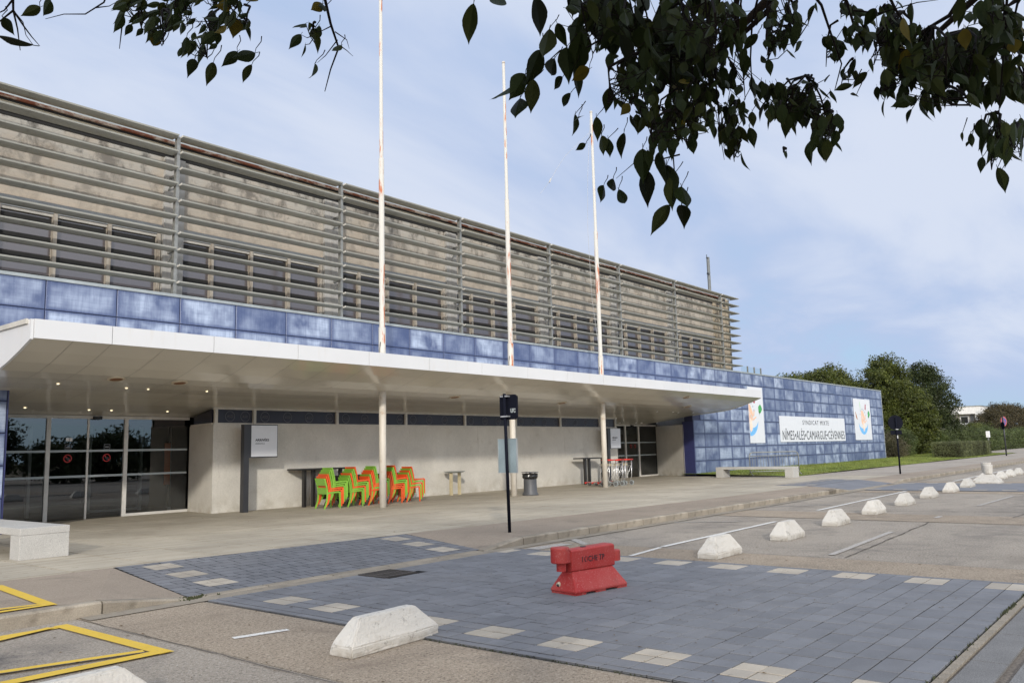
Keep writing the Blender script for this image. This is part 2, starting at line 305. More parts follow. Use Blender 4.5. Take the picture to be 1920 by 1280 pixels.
leafmat('shrub_leaves', (.045, .065, .018), (.09, .11, .035)); leafmat('hedge_leaves', (.06, .07, .03), (.14, .15, .07)); leafmat('red_shrub_leaves', (.035, .03, .014), (.075, .06, .025)); leafmat('dry_shrub_leaves', (.07, .06, .035), (.12, .11, .06))
leafmat('grass_blades', (.12, .17, .03), (.22, .24, .06), .3)
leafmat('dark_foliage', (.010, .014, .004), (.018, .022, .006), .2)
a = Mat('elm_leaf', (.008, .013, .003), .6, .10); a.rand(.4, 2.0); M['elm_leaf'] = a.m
simple('elm_leaf_yellow', (.07, .056, .006), .6, .1); simple('elm_leaf_olive', (.018, .024, .004), .6, .1)
a = Mat('bark', (.028, .022, .017), .95, .1); a.vary(a.noise(8, .3, .7, 5), .6, 1.3); M['bark'] = a.m
simple('twig_bark', (.008, .006, .005), .9, .1)
a = Mat('lawn', (.16, .20, .045), .95, .1); a.over(a.noise(.35, .45, .65, 5), (.24, .21, .075), .7); a.over(a.noise(5, .5, .7, 4), (.07, .1, .02), .6); M['lawn'] = a.m
simple('moss', (.035, .04, .015), .95); simple('rope', (.45, .45, .45), .7)
simple('gravel_line', (.13, .11, .09), .95, nz=40, var=.5)
a = Mat('asphalt_crack', (.07, .06, .05), .95); M['asphalt_crack'] = a.m

# ------------------------------------------------------------------ mesh helpers
class MB:
    def __init__(s): s.v = []; s.f = []
    def add(s, vs, fs):
        o = len(s.v); s.v += [tuple(x) for x in vs]; s.f += [tuple(i+o for i in f) for f in fs]; return s
    def box(s, x0, x1, y0, y1, z0, z1):
        return s.add([(x0, y0, z0), (x1, y0, z0), (x1, y1, z0), (x0, y1, z0), (x0, y0, z1), (x1, y0, z1), (x1, y1, z1), (x0, y1, z1)],
                     [(0, 3, 2, 1), (4, 5, 6, 7), (0, 1, 5, 4), (1, 2, 6, 5), (2, 3, 7, 6), (3, 0, 4, 7)])
    def hexa(s, lo, hi):   # two loops of 4 points
        return s.add(list(lo)+list(hi), [(0, 3, 2, 1), (4, 5, 6, 7), (0, 1, 5, 4), (1, 2, 6, 5), (2, 3, 7, 6), (3, 0, 4, 7)])
    def quad(s, a, b, c, d): return s.add([a, b, c, d], [(0, 1, 2, 3)])
    def poly(s, pts): return s.add(pts, [tuple(range(len(pts)))])
    def loft(s, loops, cap=True):
        n = len(loops[0]); vs = [p for l in loops for p in l]; fs = []
        for k in range(len(loops)-1):
            for i in range(n):
                j = (i+1) % n; fs.append((k*n+i, k*n+j, (k+1)*n+j, (k+1)*n+i))
        if cap: fs.append(tuple(reversed(range(n)))); fs.append(tuple(range((len(loops)-1)*n, len(loops)*n)))
        return s.add(vs, fs)
    def tube(s, pts, rs, n=8, cap=True):
        pts = [Vector(p) for p in pts]
        if isinstance(rs, (int, float)): rs = [rs]*len(pts)
        loops = []; prev = None
        for i, p in enumerate(pts):
            d = (pts[min(i+1, len(pts)-1)]-pts[max(i-1, 0)])
            if d.length < 1e-9: d = Vector((0, 0, 1))
            d.normalize()
            if prev is None:
                a = d.orthogonal().normalized()
            else:
                a = (prev - d*prev.dot(d)); a = a.normalized() if a.length > 1e-6 else d.orthogonal().normalized()
            prev = a; b = d.cross(a)
            loops.append([p + (a*math.cos(2*math.pi*k/n)+b*math.sin(2*math.pi*k/n))*rs[i] for k in range(n)])
        return s.loft(loops, cap)
    def cyl(s, x, y, z0, z1, r, n=16, r2=None):
        return s.tube([(x, y, z0), (x, y, z1)], [r, r if r2 is None else r2], n)
    def disc(s, c, nrm, r, t=.01, n=20):
        nrm = Vector(nrm).normalized(); c = Vector(c); return s.tube([c-nrm*t/2, c+nrm*t/2], r, n)
    def mesh(s, name, mat, smooth=False):
        me = bpy.data.meshes.new(name); me.from_pydata(s.v, [], s.f); me.materials.append(M[mat] if isinstance(mat, str) else mat)
        if smooth: me.polygons.foreach_set('use_smooth', [True]*len(me.polygons))
        me.update(); return me
def link(name, me, parent=None, loc=None):
    o = bpy.data.objects.new(name, me); col.objects.link(o)
    if parent is not None: o.parent = parent
    if loc is not None: o.location = loc
    return o
def part(name, mb, mat, parent, smooth=False, bevel=0, label=None, kind=None, loc=None):
    o = link(name, mb.mesh(name, mat, smooth), parent, loc)
    if bevel:
        b = o.modifiers.new('bevel', 'BEVEL'); b.width = bevel; b.segments = 2; b.limit_method = 'ANGLE'
    if label: o['label'] = label
    if kind: o['kind'] = kind
    return o
def thing(name, label, cat, loc=(0, 0, 0), rz=0, group=None):
    o = bpy.data.objects.new(name, None); col.objects.link(o); o.location = loc; o.rotation_euler = (0, 0, rz); o.empty_display_size = .2
    o['label'] = label; o['category'] = cat
    if group: o['group'] = group
    return o
def struct(name, mb, mat, kind='structure', smooth=False):
    o = link(name, mb.mesh(name, mat, smooth)); o['kind'] = kind; return o
def dup(root, loc=None, rz=None, label=None):
    r = root.copy(); col.objects.link(r)
    if loc is not None: r.location = loc
    if rz is not None: r.rotation_euler = (0, 0, rz)
    if label: r['label'] = label
    for ch in list(root.children):
        c = ch.copy(); col.objects.link(c); c.parent = r
        for g in list(ch.children):
            d = g.copy(); col.objects.link(d); d.parent = c
    return r
def text_mb(txt, h, wscale=1.0, spacing=1.0, align='LEFT', bold=0.0, depth=.004):
    cu = bpy.data.curves.new('t', 'FONT'); cu.body = txt; cu.size = h*1.38; cu.space_character = spacing; cu.align_x = align; cu.extrude = depth/2; cu.offset = bold; cu.resolution_u = 3
    ob = bpy.data.objects.new('t', cu); me = bpy.data.meshes.new_from_object(ob)
    mb = MB(); mb.v = [(v.co.x*wscale, v.co.z, v.co.y) for v in me.vertices]; mb.f = [tuple(reversed(p.vertices)) for p in me.polygons]
    bpy.data.objects.remove(ob); bpy.data.curves.remove(cu); bpy.data.meshes.remove(me); return mb
def shift(mb, dx=0, dy=0, dz=0):
    mb.v = [(x+dx, y+dy, z+dz) for x, y, z in mb.v]; return mb

# ================================================================== GROUND
S = .14
KY = 9.12     # front face of the kerb
struct('ground', MB().quad((-1500, -1500, -.06), (2200, -1500, -.06), (2200, 2200, -.06), (-1500, 2200, -.06)), 'ground_soil')
def sheet(name, pts, z, mat, dense=0): return struct(name, MB().poly([(p[0], p[1], z if len(p) == 2 else p[2]) for p in pts]), mat)
sheet('road', [(-60, -45), (320, -45), (320, KY+.02), (-60, KY+.02)], 0, 'aggregate_grey')
def band(x0, x1, y0=1.62, y1=KY, wob=.03):
    pts = [(x0+random.uniform(-wob, wob), y0+(y1-y0)*i/24) for i in range(25)] + [(x1+random.uniform(-wob, wob), y1-(y1-y0)*i/24) for i in range(25)]
    return pts
for i, (x0, x1) in enumerate(((3.98, 5.26), (10.86, 12.05), (18.2, 20.0), (28.2, 29.38), (34.92, 36.2))):
    sheet('road_aggregate_band' if i == 0 else 'road_aggregate_band.%03d' % i, band(x0, x1, -6 if i < 2 else -45, KY, .012), .004, 'aggregate_brown')
# tarred seams along the edges of the bands
def crack(pts, w=.012, z=.008):
    mb = MB(); 
    L = []; Rr = []
    for i, p in enumerate(pts):
        a = Vector(pts[max(i-1, 0)]); b = Vector(pts[min(i+1, len(pts)-1)]); d = (b-a).normalized(); n = Vector((-d.y, d.x)); ww = w*random.uniform(.5, 1.3)
        L.append((p[0]+n.x*ww, p[1]+n.y*ww, z)); Rr.append((p[0]-n.x*ww, p[1]-n.y*ww, z))
    for i in range(len(pts)-1): mb.quad(L[i], Rr[i], Rr[i+1], L[i+1])
    return mb
def wig(p, q, n, a):
    o = []; off = 0
    for i in range(n+1):
        t = i/n; off = off*.7+random.uniform(-a, a); d = Vector(q)-Vector(p); nn = Vector((-d.y, d.x)).normalized()
        o.append((p[0]+d.x*t+nn.x*off, p[1]+d.y*t+nn.y*off))
    return o
seams = [((3.98, 9.0), (3.9, 2.0), .006), ((12.06, 9.0), (12.1, .0), .006), ((18.2, 9.0), (18.3, 0), .014), ((20.0, 9.0), (21.4, 3.0), .014), ((12.2, 4.0), (18.2, 4.3), .012), ((19.8, 3.1), (27.5, 2.6), .012), ((21.4, 3.0), (20.4, 0.5), .014), ((36.2, 9), (36.2, 0), .02)]
mb = MB()
for p, q, w in seams:
    c = crack(wig(p, q, 40, .012), w); mb.add(c.v, c.f)
struct('road_seams', mb, 'asphalt_crack')
# painted lines on the road
def line(p, q, w, mat, z=.010, n=14):
    mb = MB(); p = Vector(p); q = Vector(q); d = (q-p).normalized(); nn = Vector((-d.y, d.x))*w/2
    for i in range(n):
        a = p+(q-p)*i/n; b = p+(q-p)*(i+1)/n
        j = .004
        mb.quad((a.x+nn.x, a.y+nn.y+random.uniform(-j, j), z), (a.x-nn.x, a.y-nn.y, z), (b.x-nn.x, b.y-nn.y, z), (b.x+nn.x, b.y+nn.y, z))
    return mb
wh = MB()
for p, q, w in [((4.36, 6.86), (4.86, 6.74), .09), ((12.2, 6.9), (17.2, 7.02), .10), ((20.4, 7.28), (29.2, 7.5), .10), ((36.4, 7.6), (52, 7.9), .10), ((10.95, 6.75), (12.1, 6.88), .08)]:
    c = line(p, q, w, 'paint_white'); wh.add(c.v, c.f)
struct('road_marking', wh, 'paint_white')
fd = MB()
for p, q, w in [((12.4, 4.27), (16.0, 4.42), .10), ((19.2, 4.4), (19.7, 4.42), .1), ((23.1, 4.31), (27.2, 4.2), .10), ((10.95, 8.62), (11.85, 8.55), .28), ((12.55, 8.95), (11.9, 8.2), .14), ((36.5, 5.1), (44, 5.0), .12), ((16.2, 8.9), (16.9, 7.7), .09), ((21.2, 8.9), (22.4, 7.6), .09), ((38.5, 4.2), (46, 4.0), .12)]:
    c = line(p, q, w, 'paint_faded'); fd.add(c.v, c.f)
struct('faded_road_marking', fd, 'paint_faded')
# yellow delivery bay markings
def ypoly(mb, path, w, z):
    for a, b in zip(path[:-1], path[1:]):
        c = line(a, b, w, '', z, 6); mb.add(c.v, c.f)
yb = MB(); ypoly(yb, [(1.0, 8.83), (3.72, 8.80)], .11, .010)
ypoly(yb, [(3.72, 8.88), (3.72, 6.82)], .13, .013); ypoly(yb, [(3.76, 6.89), (1.0, 6.98)], .14, .0161)
ypoly(yb, [(3.6, 8.80), (1.0, 7.95)], .09, .0192); ypoly(yb, [(3.62, 7.02), (1.0, 7.75)], .09, .0222)
struct('yellow_bay_marking', yb, 'paint_yellow')
yb = MB(); ypoly(yb, [(4.02, 11.4), (3.8, 9.31)], .13, S+.010); ypoly(yb, [(3.84, 9.36), (1.0, 9.36)], .10, S+.013); ypoly(yb, [(3.75, 9.45), (1.0, 9.95)], .08, S+.0161)
struct('yellow_pavement_marking', yb, 'paint_yellow')

# ---- dark oil stains
def blob(cx, cy, rx, ry, z, n=28, j=.25):
    ph = [random.uniform(0, 6.28) for _ in range(4)]
    return MB().poly([(cx+rx*math.cos(t)*(1+j*math.sin(3*t+ph[0])*.5+j*math.sin(5*t+ph[1])*.4), cy+ry*math.sin(t)*(1+j*math.sin(2*t+ph[2])*.5+j*math.sin(7*t+ph[3])*.3), z) for t in [2*math.pi*i/n for i in range(n)]])

# ---- blue crossing between the kerbs: pavers laid in courses
CX0, CX1 = 5.28, 10.84
CY0, CY1 = 1.55, 8.84
sheet('crossing_bed', [(CX0, CY0), (CX1, CY0), (CX1, CY1), (CX0, CY1)], .006, 'paver_bed')
cells = []
cw = .2
ny = int(round((CY1-CY0)/cw)); cw = (CY1-CY0)/ny
lightL = [4.71+.8*k for k in range(-4, 5)]; lightR = [1.62+.785*k for k in range(0, 10)]
def is_light(x, y):
    if 5.58 < x < 5.99: return any(l <= y < l+.40 for l in lightL)
    if 10.31 < x < 10.72: return any(l <= y < l+.39 for l in lightR)
    return False
for j in range(ny):
    y0 = CY0+j*cw; x = CX0; yc = y0+cw/2
    cuts = [CX0, 5.385, 5.585, 5.785, 5.985]
    xx = 5.985
    while xx < 10.3-.35:
        xx += random.choice((.2, .2, .3, .3, .4, .4)); cuts.append(xx)
    if 10.31-cuts[-1] < .12: cuts.pop()
    cuts += [10.31, 10.52 if random.random() < .4 else None, 10.72, CX1]; cuts = [c for c in cuts if c is not None]
    for a, b in zip(cuts[:-1], cuts[1:]): cells.append((a, b, y0, y0+cw))
drain = (7.45, 8.02, 8.29, 8.84)
cells = [c for c in cells if not (drain[0]-.05 < (c[0]+c[1])/2 < drain[1]+.05 and (c[2]+c[3])/2 > drain[2])]
def cell_size(c):
    x = (c[0]+c[1])/2; y = (c[2]+c[3])/2; d = Vector((x, y, -1.6)).length; 
    v = Vector((x, y, 0))-CAM; return (c[1]-c[0])*1.6/(d**3)
def in_view(c):
    v = Vector(((c[0]+c[1])/2, (c[2]+c[3])/2, 0))-CAM; w = v.dot(fw); return abs(v.dot(rt)/w*FPX) < 990 and v.dot(up)/w*FPX > -670
cells.sort(key=lambda c: (not in_view(c), -cell_size(c)))
root = struct('crossing', MB().quad((CX0+.004, CY0+.004, .0165), (CX1-.004, CY0+.004, .0165), (CX1-.004, CY1-.004, .0165), (CX0+.004, CY1-.004, .0165)), 'paver_bed')
cache = {}
def paver_mb(w, d, h=.0225, gx=.0095, gy=.0045):
    mb = MB(); b = .003
    lo = [(gx, gy, -.015), (w-gx, gy, -.015), (w-gx, d-gy, -.015), (gx, d-gy, -.015)]
    mid = [(x, y, h-b) for x, y, z in lo]
    hi = [(gx+b, gy+b, h), (w-gx-b, gy+b, h), (w-gx-b, d-gy-b, h), (gx+b, d-gy-b, h)]
    return mb.loft([lo, mid, hi])
for i, c in enumerate(cells[:296]):
    w = round(c[1]-c[0], 3); lt = is_light((c[0]+c[1])/2, (c[2]+c[3])/2)
    k = (w, lt)
    if k not in cache: cache[k] = paver_mb(w, cw).mesh('paver', 'paver_cream' if lt else 'paver_blue')
    o = link('paver', cache[k], root, (c[0], c[2], random.uniform(-.0012, .002)))
    o.rotation_euler = (random.uniform(-.004, .004), random.uniform(-.004, .004), random.uniform(-.008, .008))
rb = MB(); rl = MB()
for c in cells[296:]:
    lt = is_light((c[0]+c[1])/2, (c[2]+c[3])/2); p = paver_mb(c[1]-c[0], c[3]-c[2]); (rl if lt else rb).add([(x+c[0], y+c[2], z-.002+random.uniform(-.001, .001)) for x, y, z in p.v], p.f)
part('far_blue_pavers', rb, 'paver_blue_far', root, kind='stuff'); part('far_cream_pavers', rl, 'paver_cream', root, kind='stuff')

# channel strip between crossing and dropped kerb
sheet('gutter_channel', [(4.0, 8.86), (60, 8.86), (60, KY), (4.0, KY)], .0125, 'kerb_stone')
# second crossing further along (too far for single pavers)
sheet('far_crossing', [(29.4, -4), (34.9, -4), (34.9, 8.86), (29.4, 8.86)], .0165, 'crossing_blue')
lt = MB()
for k in range(16):
    for x in (29.75, 34.15): y = -3.5+.8*k; lt.quad((x, y, .021), (x+.4, y, .021), (x+.4, y+.4, .021), (x, y+.4, .021))
struct('far_crossing_squares', lt, 'paver_cream')

# ---- right hand edge: stone row, granite slabs, gravel line, slabs
edge_t = struct('edge_strip', MB().quad((0, .25, .002), (30, .25, .002), (30, 1.54, .002), (0, 1.54, .002)), 'gravel_line')
g1 = MB().box(.004, .146, .004, .066, -.02, .02).mesh('sett', 'kerb_stone')
for i in range(46): link('sett', g1, edge_t, (5.25+i*.15, 1.465, 0))
g2 = MB().box(.006, 1.05-.006, 0, .235, -.02, .018).mesh('granite_slab', 'grey_granite')
for i in range(14): link('granite_slab', g2, edge_t, (4.85+i*1.05, 1.205, 0))
g3 = MB().box(.006, 1.05-.006, 0, .24, -.02, .018).mesh('granite_slab', 'grey_granite')
for i in range(14): link('granite_slab', g3, edge_t, (4.35+i*1.05, .885, 0))
g4 = paver_mb(.4, .2).mesh('edge_paver', 'paver_blue')
for j in range(3):
    for i in range(12): link('edge_paver', g4, edge_t, (5.6+i*.4+.13*j, .68-.2*j, 0))
mo = MB()
for i in range(260):
    x = random.choice((random.gauss(10.3, .25), random.gauss(9.15, .15), random.uniform(5.5, 11))); y = 1.535+random.uniform(-.02, .02); s = random.uniform(.006, .02)
    mo.add([(x-s, y, .01), (x+s, y-s*.4, .01), (x+random.uniform(-s, s), y+s*.3, .02+s*1.2)], [(0, 1, 2)])
for i in range(120):
    x = random.gauss(5.25, .12); y = 9.15+random.gauss(0, .04); s = random.uniform(.006, .022)
    mo.add([(x-s, y, .01), (x+s, y-s*.4, .01), (x+random.uniform(-s, s), y+s*.3, .02+s*1.2)], [(0, 1, 2)])
for i in range(160):
    t = random.random(); x = 5.28+random.gauss(0, .012); y = 3.0+t*3.0; s = random.uniform(.003, .010)
    mo.add([(x-s, y, .006), (x+s, y-s*.4, .006), (x, y+s*.3, .012+s)], [(0, 1, 2)])
o = struct('moss', mo, 'moss', 'stuff')

# ---- pavement between kerb and building
seamL = [(-20, 12.0), (5.6, 11.85)]; seamR = [(10.85, 11.5), (16.15, 11.1), (23, 10.75), (33, 10.6), (45, 10.6)]
W = 9.27
mb = MB().poly([(-20, W, S), (4.24, W, S), (5.62, 11.83, S), (-20, 12.0, S)]).poly([(4.24, W, S), (5.28, W, .016), (5.62, 11.83, S)])
struct('pavement_left', mb, 'sidewalk_brown')
mb = MB().poly([(10.42, W, .016), (11.35, W, S), (10.84, 11.48, S)]).poly([(11.35, W, S), (27.9, W, S), (29.2, 10.6, S), (23, 10.75, S), (16.15, 11.1, S), (10.84, 11.48, S)]).poly([(27.9, W, S), (28.95, W, .016), (29.2, 10.6, S)]).poly([(34.35, W, .016), (35.3, W, S), (34.65, 10.6, S)]).poly([(35.3, W, S), (260, W, S), (260, 10.6, S), (34.65, 10.6, S)])
struct('pavement_right', mb, 'sidewalk_brown')
mb = MB().poly([(33, 10.6, S-.001), (260, 10.6, S-.001), (260, 14.35, S-.001), (33, 14.35, S-.001)])
struct('far_pavement', mb, 'far_pavement')
# dropped blue section
def ramp_z(x, y):
    yt = 11.83-(x-5.62)*.067; return .016+(S-.016)*(y-W)/(yt-W)
rb_ = MB()
for i in range(16):
    for j in range(6):
        q4 = []
        for a_, b_ in ((i, j), (i+1, j), (i+1, j+1), (i, j+1)):
            u, v_ = a_/16, b_/6; xb = 5.28+(10.42-5.28)*u; xt = 5.62+(10.84-5.62)*u; yt = 11.83-(xt-5.62)*.067
            x = xb+(xt-xb)*v_; y = W+(yt-W)*v_; q4.append((x, y, ramp_z(x, y)))
        rb_.poly(q4)
drop = struct('pavement_ramp', rb_, 'paver_bed')
def ramp_pt(x, y, dz=.0075):
    # height of the plane through the dropped kerb and the slab edge
    yt = 11.83-(x-5.62)*.067; t = (y-W)/(yt-W); return (x, y, .016+(S-.016)*t+dz)
rp = MB(); yy = W; rk = random.Random(31)
while yy < 11.8:
    y1 = yy+.2; f0 = (yy+.1-W)/2.4; xl = 5.28+.34*f0; xr = 10.42+.42*f0; x = xl
    while x < xr-.03:
        x1 = min(x+rk.choice((.2, .2, .3, .4)), xr)
        if xr-x1 < .08: x1 = xr
        ya = min(y1, 11.82-(x-5.62)*.067); yb = min(y1, 11.82-(x1-5.62)*.067); g_ = .005; gx_ = .006
        if ya > yy+.03 and yb > yy+.03: rp.poly([ramp_pt(x+gx_, yy+g_, .0045), ramp_pt(x1-gx_, yy+g_, .0045), ramp_pt(x1-gx_, yb-g_, .0045), ramp_pt(x+gx_, ya-g_, .0045)])
        x = x1
    yy = y1
part('ramp_pavers', rp, 'paver_blue_far', drop, kind='stuff')
def ramp_sq(x, y, s=.42):
    mb = MB()
    for a in (0, 1):
        for b in (0, 1):
            h = s/2; g = .004; x0 = x+a*h+g; y0 = y+b*h+g; x1 = x+(a+1)*h-g; y1 = y+(b+1)*h-g
            mb.poly([ramp_pt(x0, y0), ramp_pt(x1, y0), ramp_pt(x1, y1), ramp_pt(x0, y1)])
    return mb
for x, y in ((5.78, 9.62), (5.83, 10.4), (5.9, 11.17), (9.78, 9.5), (9.9, 10.2), (10.05, 10.9)):
    part('cream_square', ramp_sq(x, y), 'paver_cream', drop)
struct('far_pavement_ramp', MB().poly([(28.95, W, .016), (34.35, W, .016), (34.65, 10.6, S), (29.2, 10.6, S)]).poly([(29.2, 10.6, S+.004), (34.65, 10.6, S+.004), (35.0, 12.0, S+.004), (29.5, 12.0, S+.004)]), 'crossing_blue')
sq = MB()
for k in range(4):
    for x in (29.9, 34.0): sq.quad((x+.1*k, 10.7+.33*k*0+.0, S+.008), (x+.42, 10.7, S+.008), (x+.45, 11.1, S+.008), (x+.03, 11.1, S+.008)) if k == 0 else None
for k in range(6): sq.quad((29.9+.8*k, 11.5, S+.008), (30.3+.8*k, 11.5, S+.008), (30.35+.8*k, 11.9, S+.008), (29.95+.8*k, 11.9, S+.008))
struct('far_pavement_squares', sq, 'paver_cream')
# concrete slabs (each one a piece near the camera)
struct('slab_bed', MB().poly([(-20, 12.0, S-.012), (5.62, 11.83, S-.012), (10.84, 11.48, S-.012), (16.15, 11.1, S-.012), (23, 10.75, S-.012), (33, 10.6, S-.012), (37.6, 10.6, S-.012), (40.2, 23.0, S-.012), (-20, 23.0, S-.012)]), 'paver_bed')
forecourt = bpy.data.objects.new('forecourt_paving', None); col.objects.link(forecourt); forecourt['kind'] = 'structure'
def seam_y(x):
    P = [(-20, 12.0), (5.62, 11.83), (10.84, 11.48), (16.15, 11.1), (23, 10.75), (33, 10.6), (60, 10.6)]
    for a, b in zip(P[:-1], P[1:]):
        if a[0] <= x <= b[0]: return a[1]+(b[1]-a[1])*(x-a[0])/(b[0]-a[0])
far = MB(); SX = 1.06; SY = 1.62; cnt = 0
for i in range(-3, 33):
    for j in range(0, 9):
        x0 = 4.05+i*SX; y0 = 10.3+j*SY; x1 = x0+SX; y1 = min(y0+SY, 22.9)
        if y0 >= 22.9: continue
        ya = max(y0, seam_y(x0)+.004); yb = max(y0, seam_y(x1)+.004)
        if ya >= y1-.05: continue
        g = .014
        lo = [(x0+g, ya+g, S-.01), (x1-g, yb+g, S-.01), (x1-g, y1-g, S-.01), (x0+g, y1-g, S-.01)]; hi = [(a, b, S+random.uniform(-.001, .002)*0+.001) for a, b, c in lo]
        if x0 < 20 and cnt < 140 and y0 < 20: part('slab', MB().hexa(lo, hi), 'concrete_slab', forecourt); cnt += 1
        else: far.hexa(lo, hi)
part('far_slabs', far, 'concrete_slab', forecourt, kind='stuff')

# ---- kerb
kerb = bpy.data.objects.new('kerb', None); col.objects.link(kerb); kerb['kind'] = 'structure'
def kstone(L, h0=S, h1=S):
    mb = MB(); n = 4; lo = []
    q = .009; a = [(q, 0, -.05), (q, .16, -.05), (q, .16, h0), (q, .025, h0), (q, 0, h0-.02)]
    b = [(L-q, 0, -.05), (L-q, .16, -.05), (L-q, .16, h1), (L-q, .025, h1), (L-q, 0, h1-.02)]
    return mb.loft([a, b])
ks = kstone(1.0).mesh('kerb_stone', 'kerb_stone')
for x in [4.24-1.0*k for k in range(1, 9)] + [11.36+1.0*k for k in range(0, 16)]+[27.36-.66] + [35.3+k for k in range(45)]:
    link('kerb_stone', ks, kerb, (x, KY, 0))
part('kerb_stone', kstone(1.04, S, .02), 'kerb_stone', kerb, loc=(4.24, KY, 0))
part('kerb_stone', kstone(1.0, .02, S), 'kerb_stone', kerb, loc=(10.36, KY, 0))
part('kerb_stone', kstone(1.3, S, .02), 'kerb_stone', kerb, loc=(27.7, KY, 0)); part('kerb_stone', kstone(1.0, .02, S), 'kerb_stone', kerb, loc=(34.3, KY, 0))
flush = kstone(1.0, .02, .02).mesh('flush_kerb_stone', 'kerb_stone')
for x in [5.3+k for k in range(5)]+[29.0+k for k in range(5)]+[33.3]: link('flush_kerb_stone', flush, kerb, (x, KY, 0))
part('far_kerb', MB().box(80, 260, KY, KY+.15, -.05, S), 'kerb_stone', kerb)
# drain grate in the gutter
t = thing('drain_grate', 'dark slotted iron drain grate set in the gutter of the blue crossing', 'drain', (7.45, 8.29, .008)); t.scale = (.84, .93, 1)
part('frame', MB().box(0, .68, 0, .04, 0, .028).box(0, .68, .52, .56, 0, .028).box(0, .04, .04, .52, 0, .028).box(.64, .68, .04, .52, 0, .028), 'iron_grate', t)
for k in range(9): part('bar', MB().box(.055+k*.065, .085+k*.065, .04, .52, 0, .024), 'iron_grate', t)
part('cross_bar', MB().box(.04, .64, .26, .30, 0, .0265), 'iron_grate', t)
# scattered dead leaves
lv = MB()
for i in range(420):
    if random.random() < .25: x = random.uniform(13, 18); y = 9.06+random.gauss(0, .05); z = .012
    elif random.random() < .4: x = random.uniform(4, 22); y = random.uniform(9.5, 20); z = S+.004
    else: x = random.uniform(3, 14); y = random.uniform(1.8, 8.8); z = .03 if CX0 < x < CX1 else .010
    if z > .1 and y < 11.9 and 4.2 < x < 11.4: continue
    s = random.uniform(.006, .022); an = random.uniform(0, 6.28); c, d = math.cos(an)*s, math.sin(an)*s
    lv.add([(x-c, y-d, z), (x+d*.5, y-c*.5, z+s*.3), (x+c, y+d, z), (x-d*.5, y+c*.5, z+s*.2)], [(0, 1, 2, 3)])
simple('dead_leaf', (.10, .065, .03), .9); struct('dead_leaves', lv, 'dead_leaf', 'stuff')

# lawn
def lawn_z(x, y): return S+.03+.12*max(0, min(1, (y-14.35)/5)) + .02*math.sin(x*.3)
mb = MB(); nx, ny_ = 60, 20
for i in range(nx):
    for j in range(ny_):
        def P(a, b):
            x = 37.8+(98-37.8)*a/nx; y = 14.36+(34-14.36)*b/ny_; return (x, y, lawn_z(x, y))
        if P(i, j)[0] < 71 and P(i, j)[1] > 19.9: continue
        mb.quad(P(i, j), P(i+1, j), P(i+1, j+1), P(i, j+1))
struct('lawn', mb, 'lawn', smooth=True)
rng = np.random.default_rng(3)
n = 26000; gx = 38+59*rng.random(n)**.9; gy = 14.4+ (np.where(gx < 71, 5.0, 12))*rng.random(n); gz = S+.03+.12*np.clip((gy-14.35)/5, 0, 1)+.02*np.sin(gx*.3)
gh = .04+.05*rng.random(n); ga = rng.random(n)*6.28; gw = .015
v = np.empty((n, 3, 3)); v[:, 0] = np.stack([gx-np.cos(ga)*gw, gy-np.sin(ga)*gw, gz-.01], 1); v[:, 1] = np.stack([gx+np.cos(ga)*gw, gy+np.sin(ga)*gw, gz-.01], 1); v[:, 2] = np.stack([gx+rng.normal(0, .02, n), gy+rng.normal(0, .02, n), gz+gh], 1)
def np_mesh(name, v, mat, k):
    me = bpy.data.meshes.new(name); nf = v.shape[0]; me.vertices.add(nf*k); me.vertices.foreach_set('co', v.reshape(-1)); me.loops.add(nf*k); me.loops.foreach_set('vertex_index', np.arange(nf*k, dtype=np.int32))
    me.polygons.add(nf); me.polygons.foreach_set('loop_start', np.arange(0, nf*k, k, dtype=np.int32)); me.polygons.foreach_set('loop_total', np.full(nf, k, dtype=np.int32)); me.materials.append(M[mat]); me.update(); me.validate(); return me
o = link('grass', np_mesh('grass', v, 'grass_blades', 3)); o['kind'] = 'stuff'

struct('far_path', MB().poly([(97.5, 14.34, S+.002), (300, 14.34, S+.002), (300, 21.0, S+.002), (118, 20.6, S+.002), (97.5, 17.6, S+.002)]), 'far_pavement')
# ================================================================== TERMINAL BUILDING
B = thing('terminal_building', 'long low terminal with weathered blue panels, louvred concrete upper storey and white canopy', 'building', (0, 0, 0))
PY = 19.6; PZ = .686; PXP = 1.5945; PX0 = 7.59
XR0, XR1 = 38.32, 71.2
# backing
mb = MB(); mb.box(-6, 6.93, PY+.035, PY+.5, 0, 4.15); mb.box(-6, XR0+.9, PY+.035, PY+.5, 3.3, 5.66); mb.box(XR0, XR1, PY+.035, PY+.5, 0, 5.66); mb.box(XR1-.4, XR1, PY+.5, 40, 0, 5.66)
part('facade_backing', mb, 'blue_backing', B)
pm = MB(); g = .009
def panel_mesh(w):
    mb = MB(); lo = [(g, .035, g), (w-g, .035, g), (w-g, .035, PZ-g), (g, .035, PZ-g)]; mid = [(g, .01, g), (w-g, .01, g), (w-g, .01, PZ-g), (g, .01, PZ-g)]; hi = [(g+.012, 0, g+.012), (w-g-.012, 0, g+.012), (w-g-.012, 0, PZ-g-.012), (g+.012, 0, PZ-g-.012)]
    return mb.loft([lo, mid, hi]).mesh('facade_panel', 'blue_panel')
pfull = panel_mesh(PXP); pc = {}
def put_panel(x0, x1, k):
    w = round(x1-x0, 3)
    if abs(w-PXP) < .01: me = pfull
    else:
        if w not in pc: pc[w] = panel_mesh(w)
        me = pc[w]
    link('facade_panel', me, B, (x0, PY, .19+k*PZ))
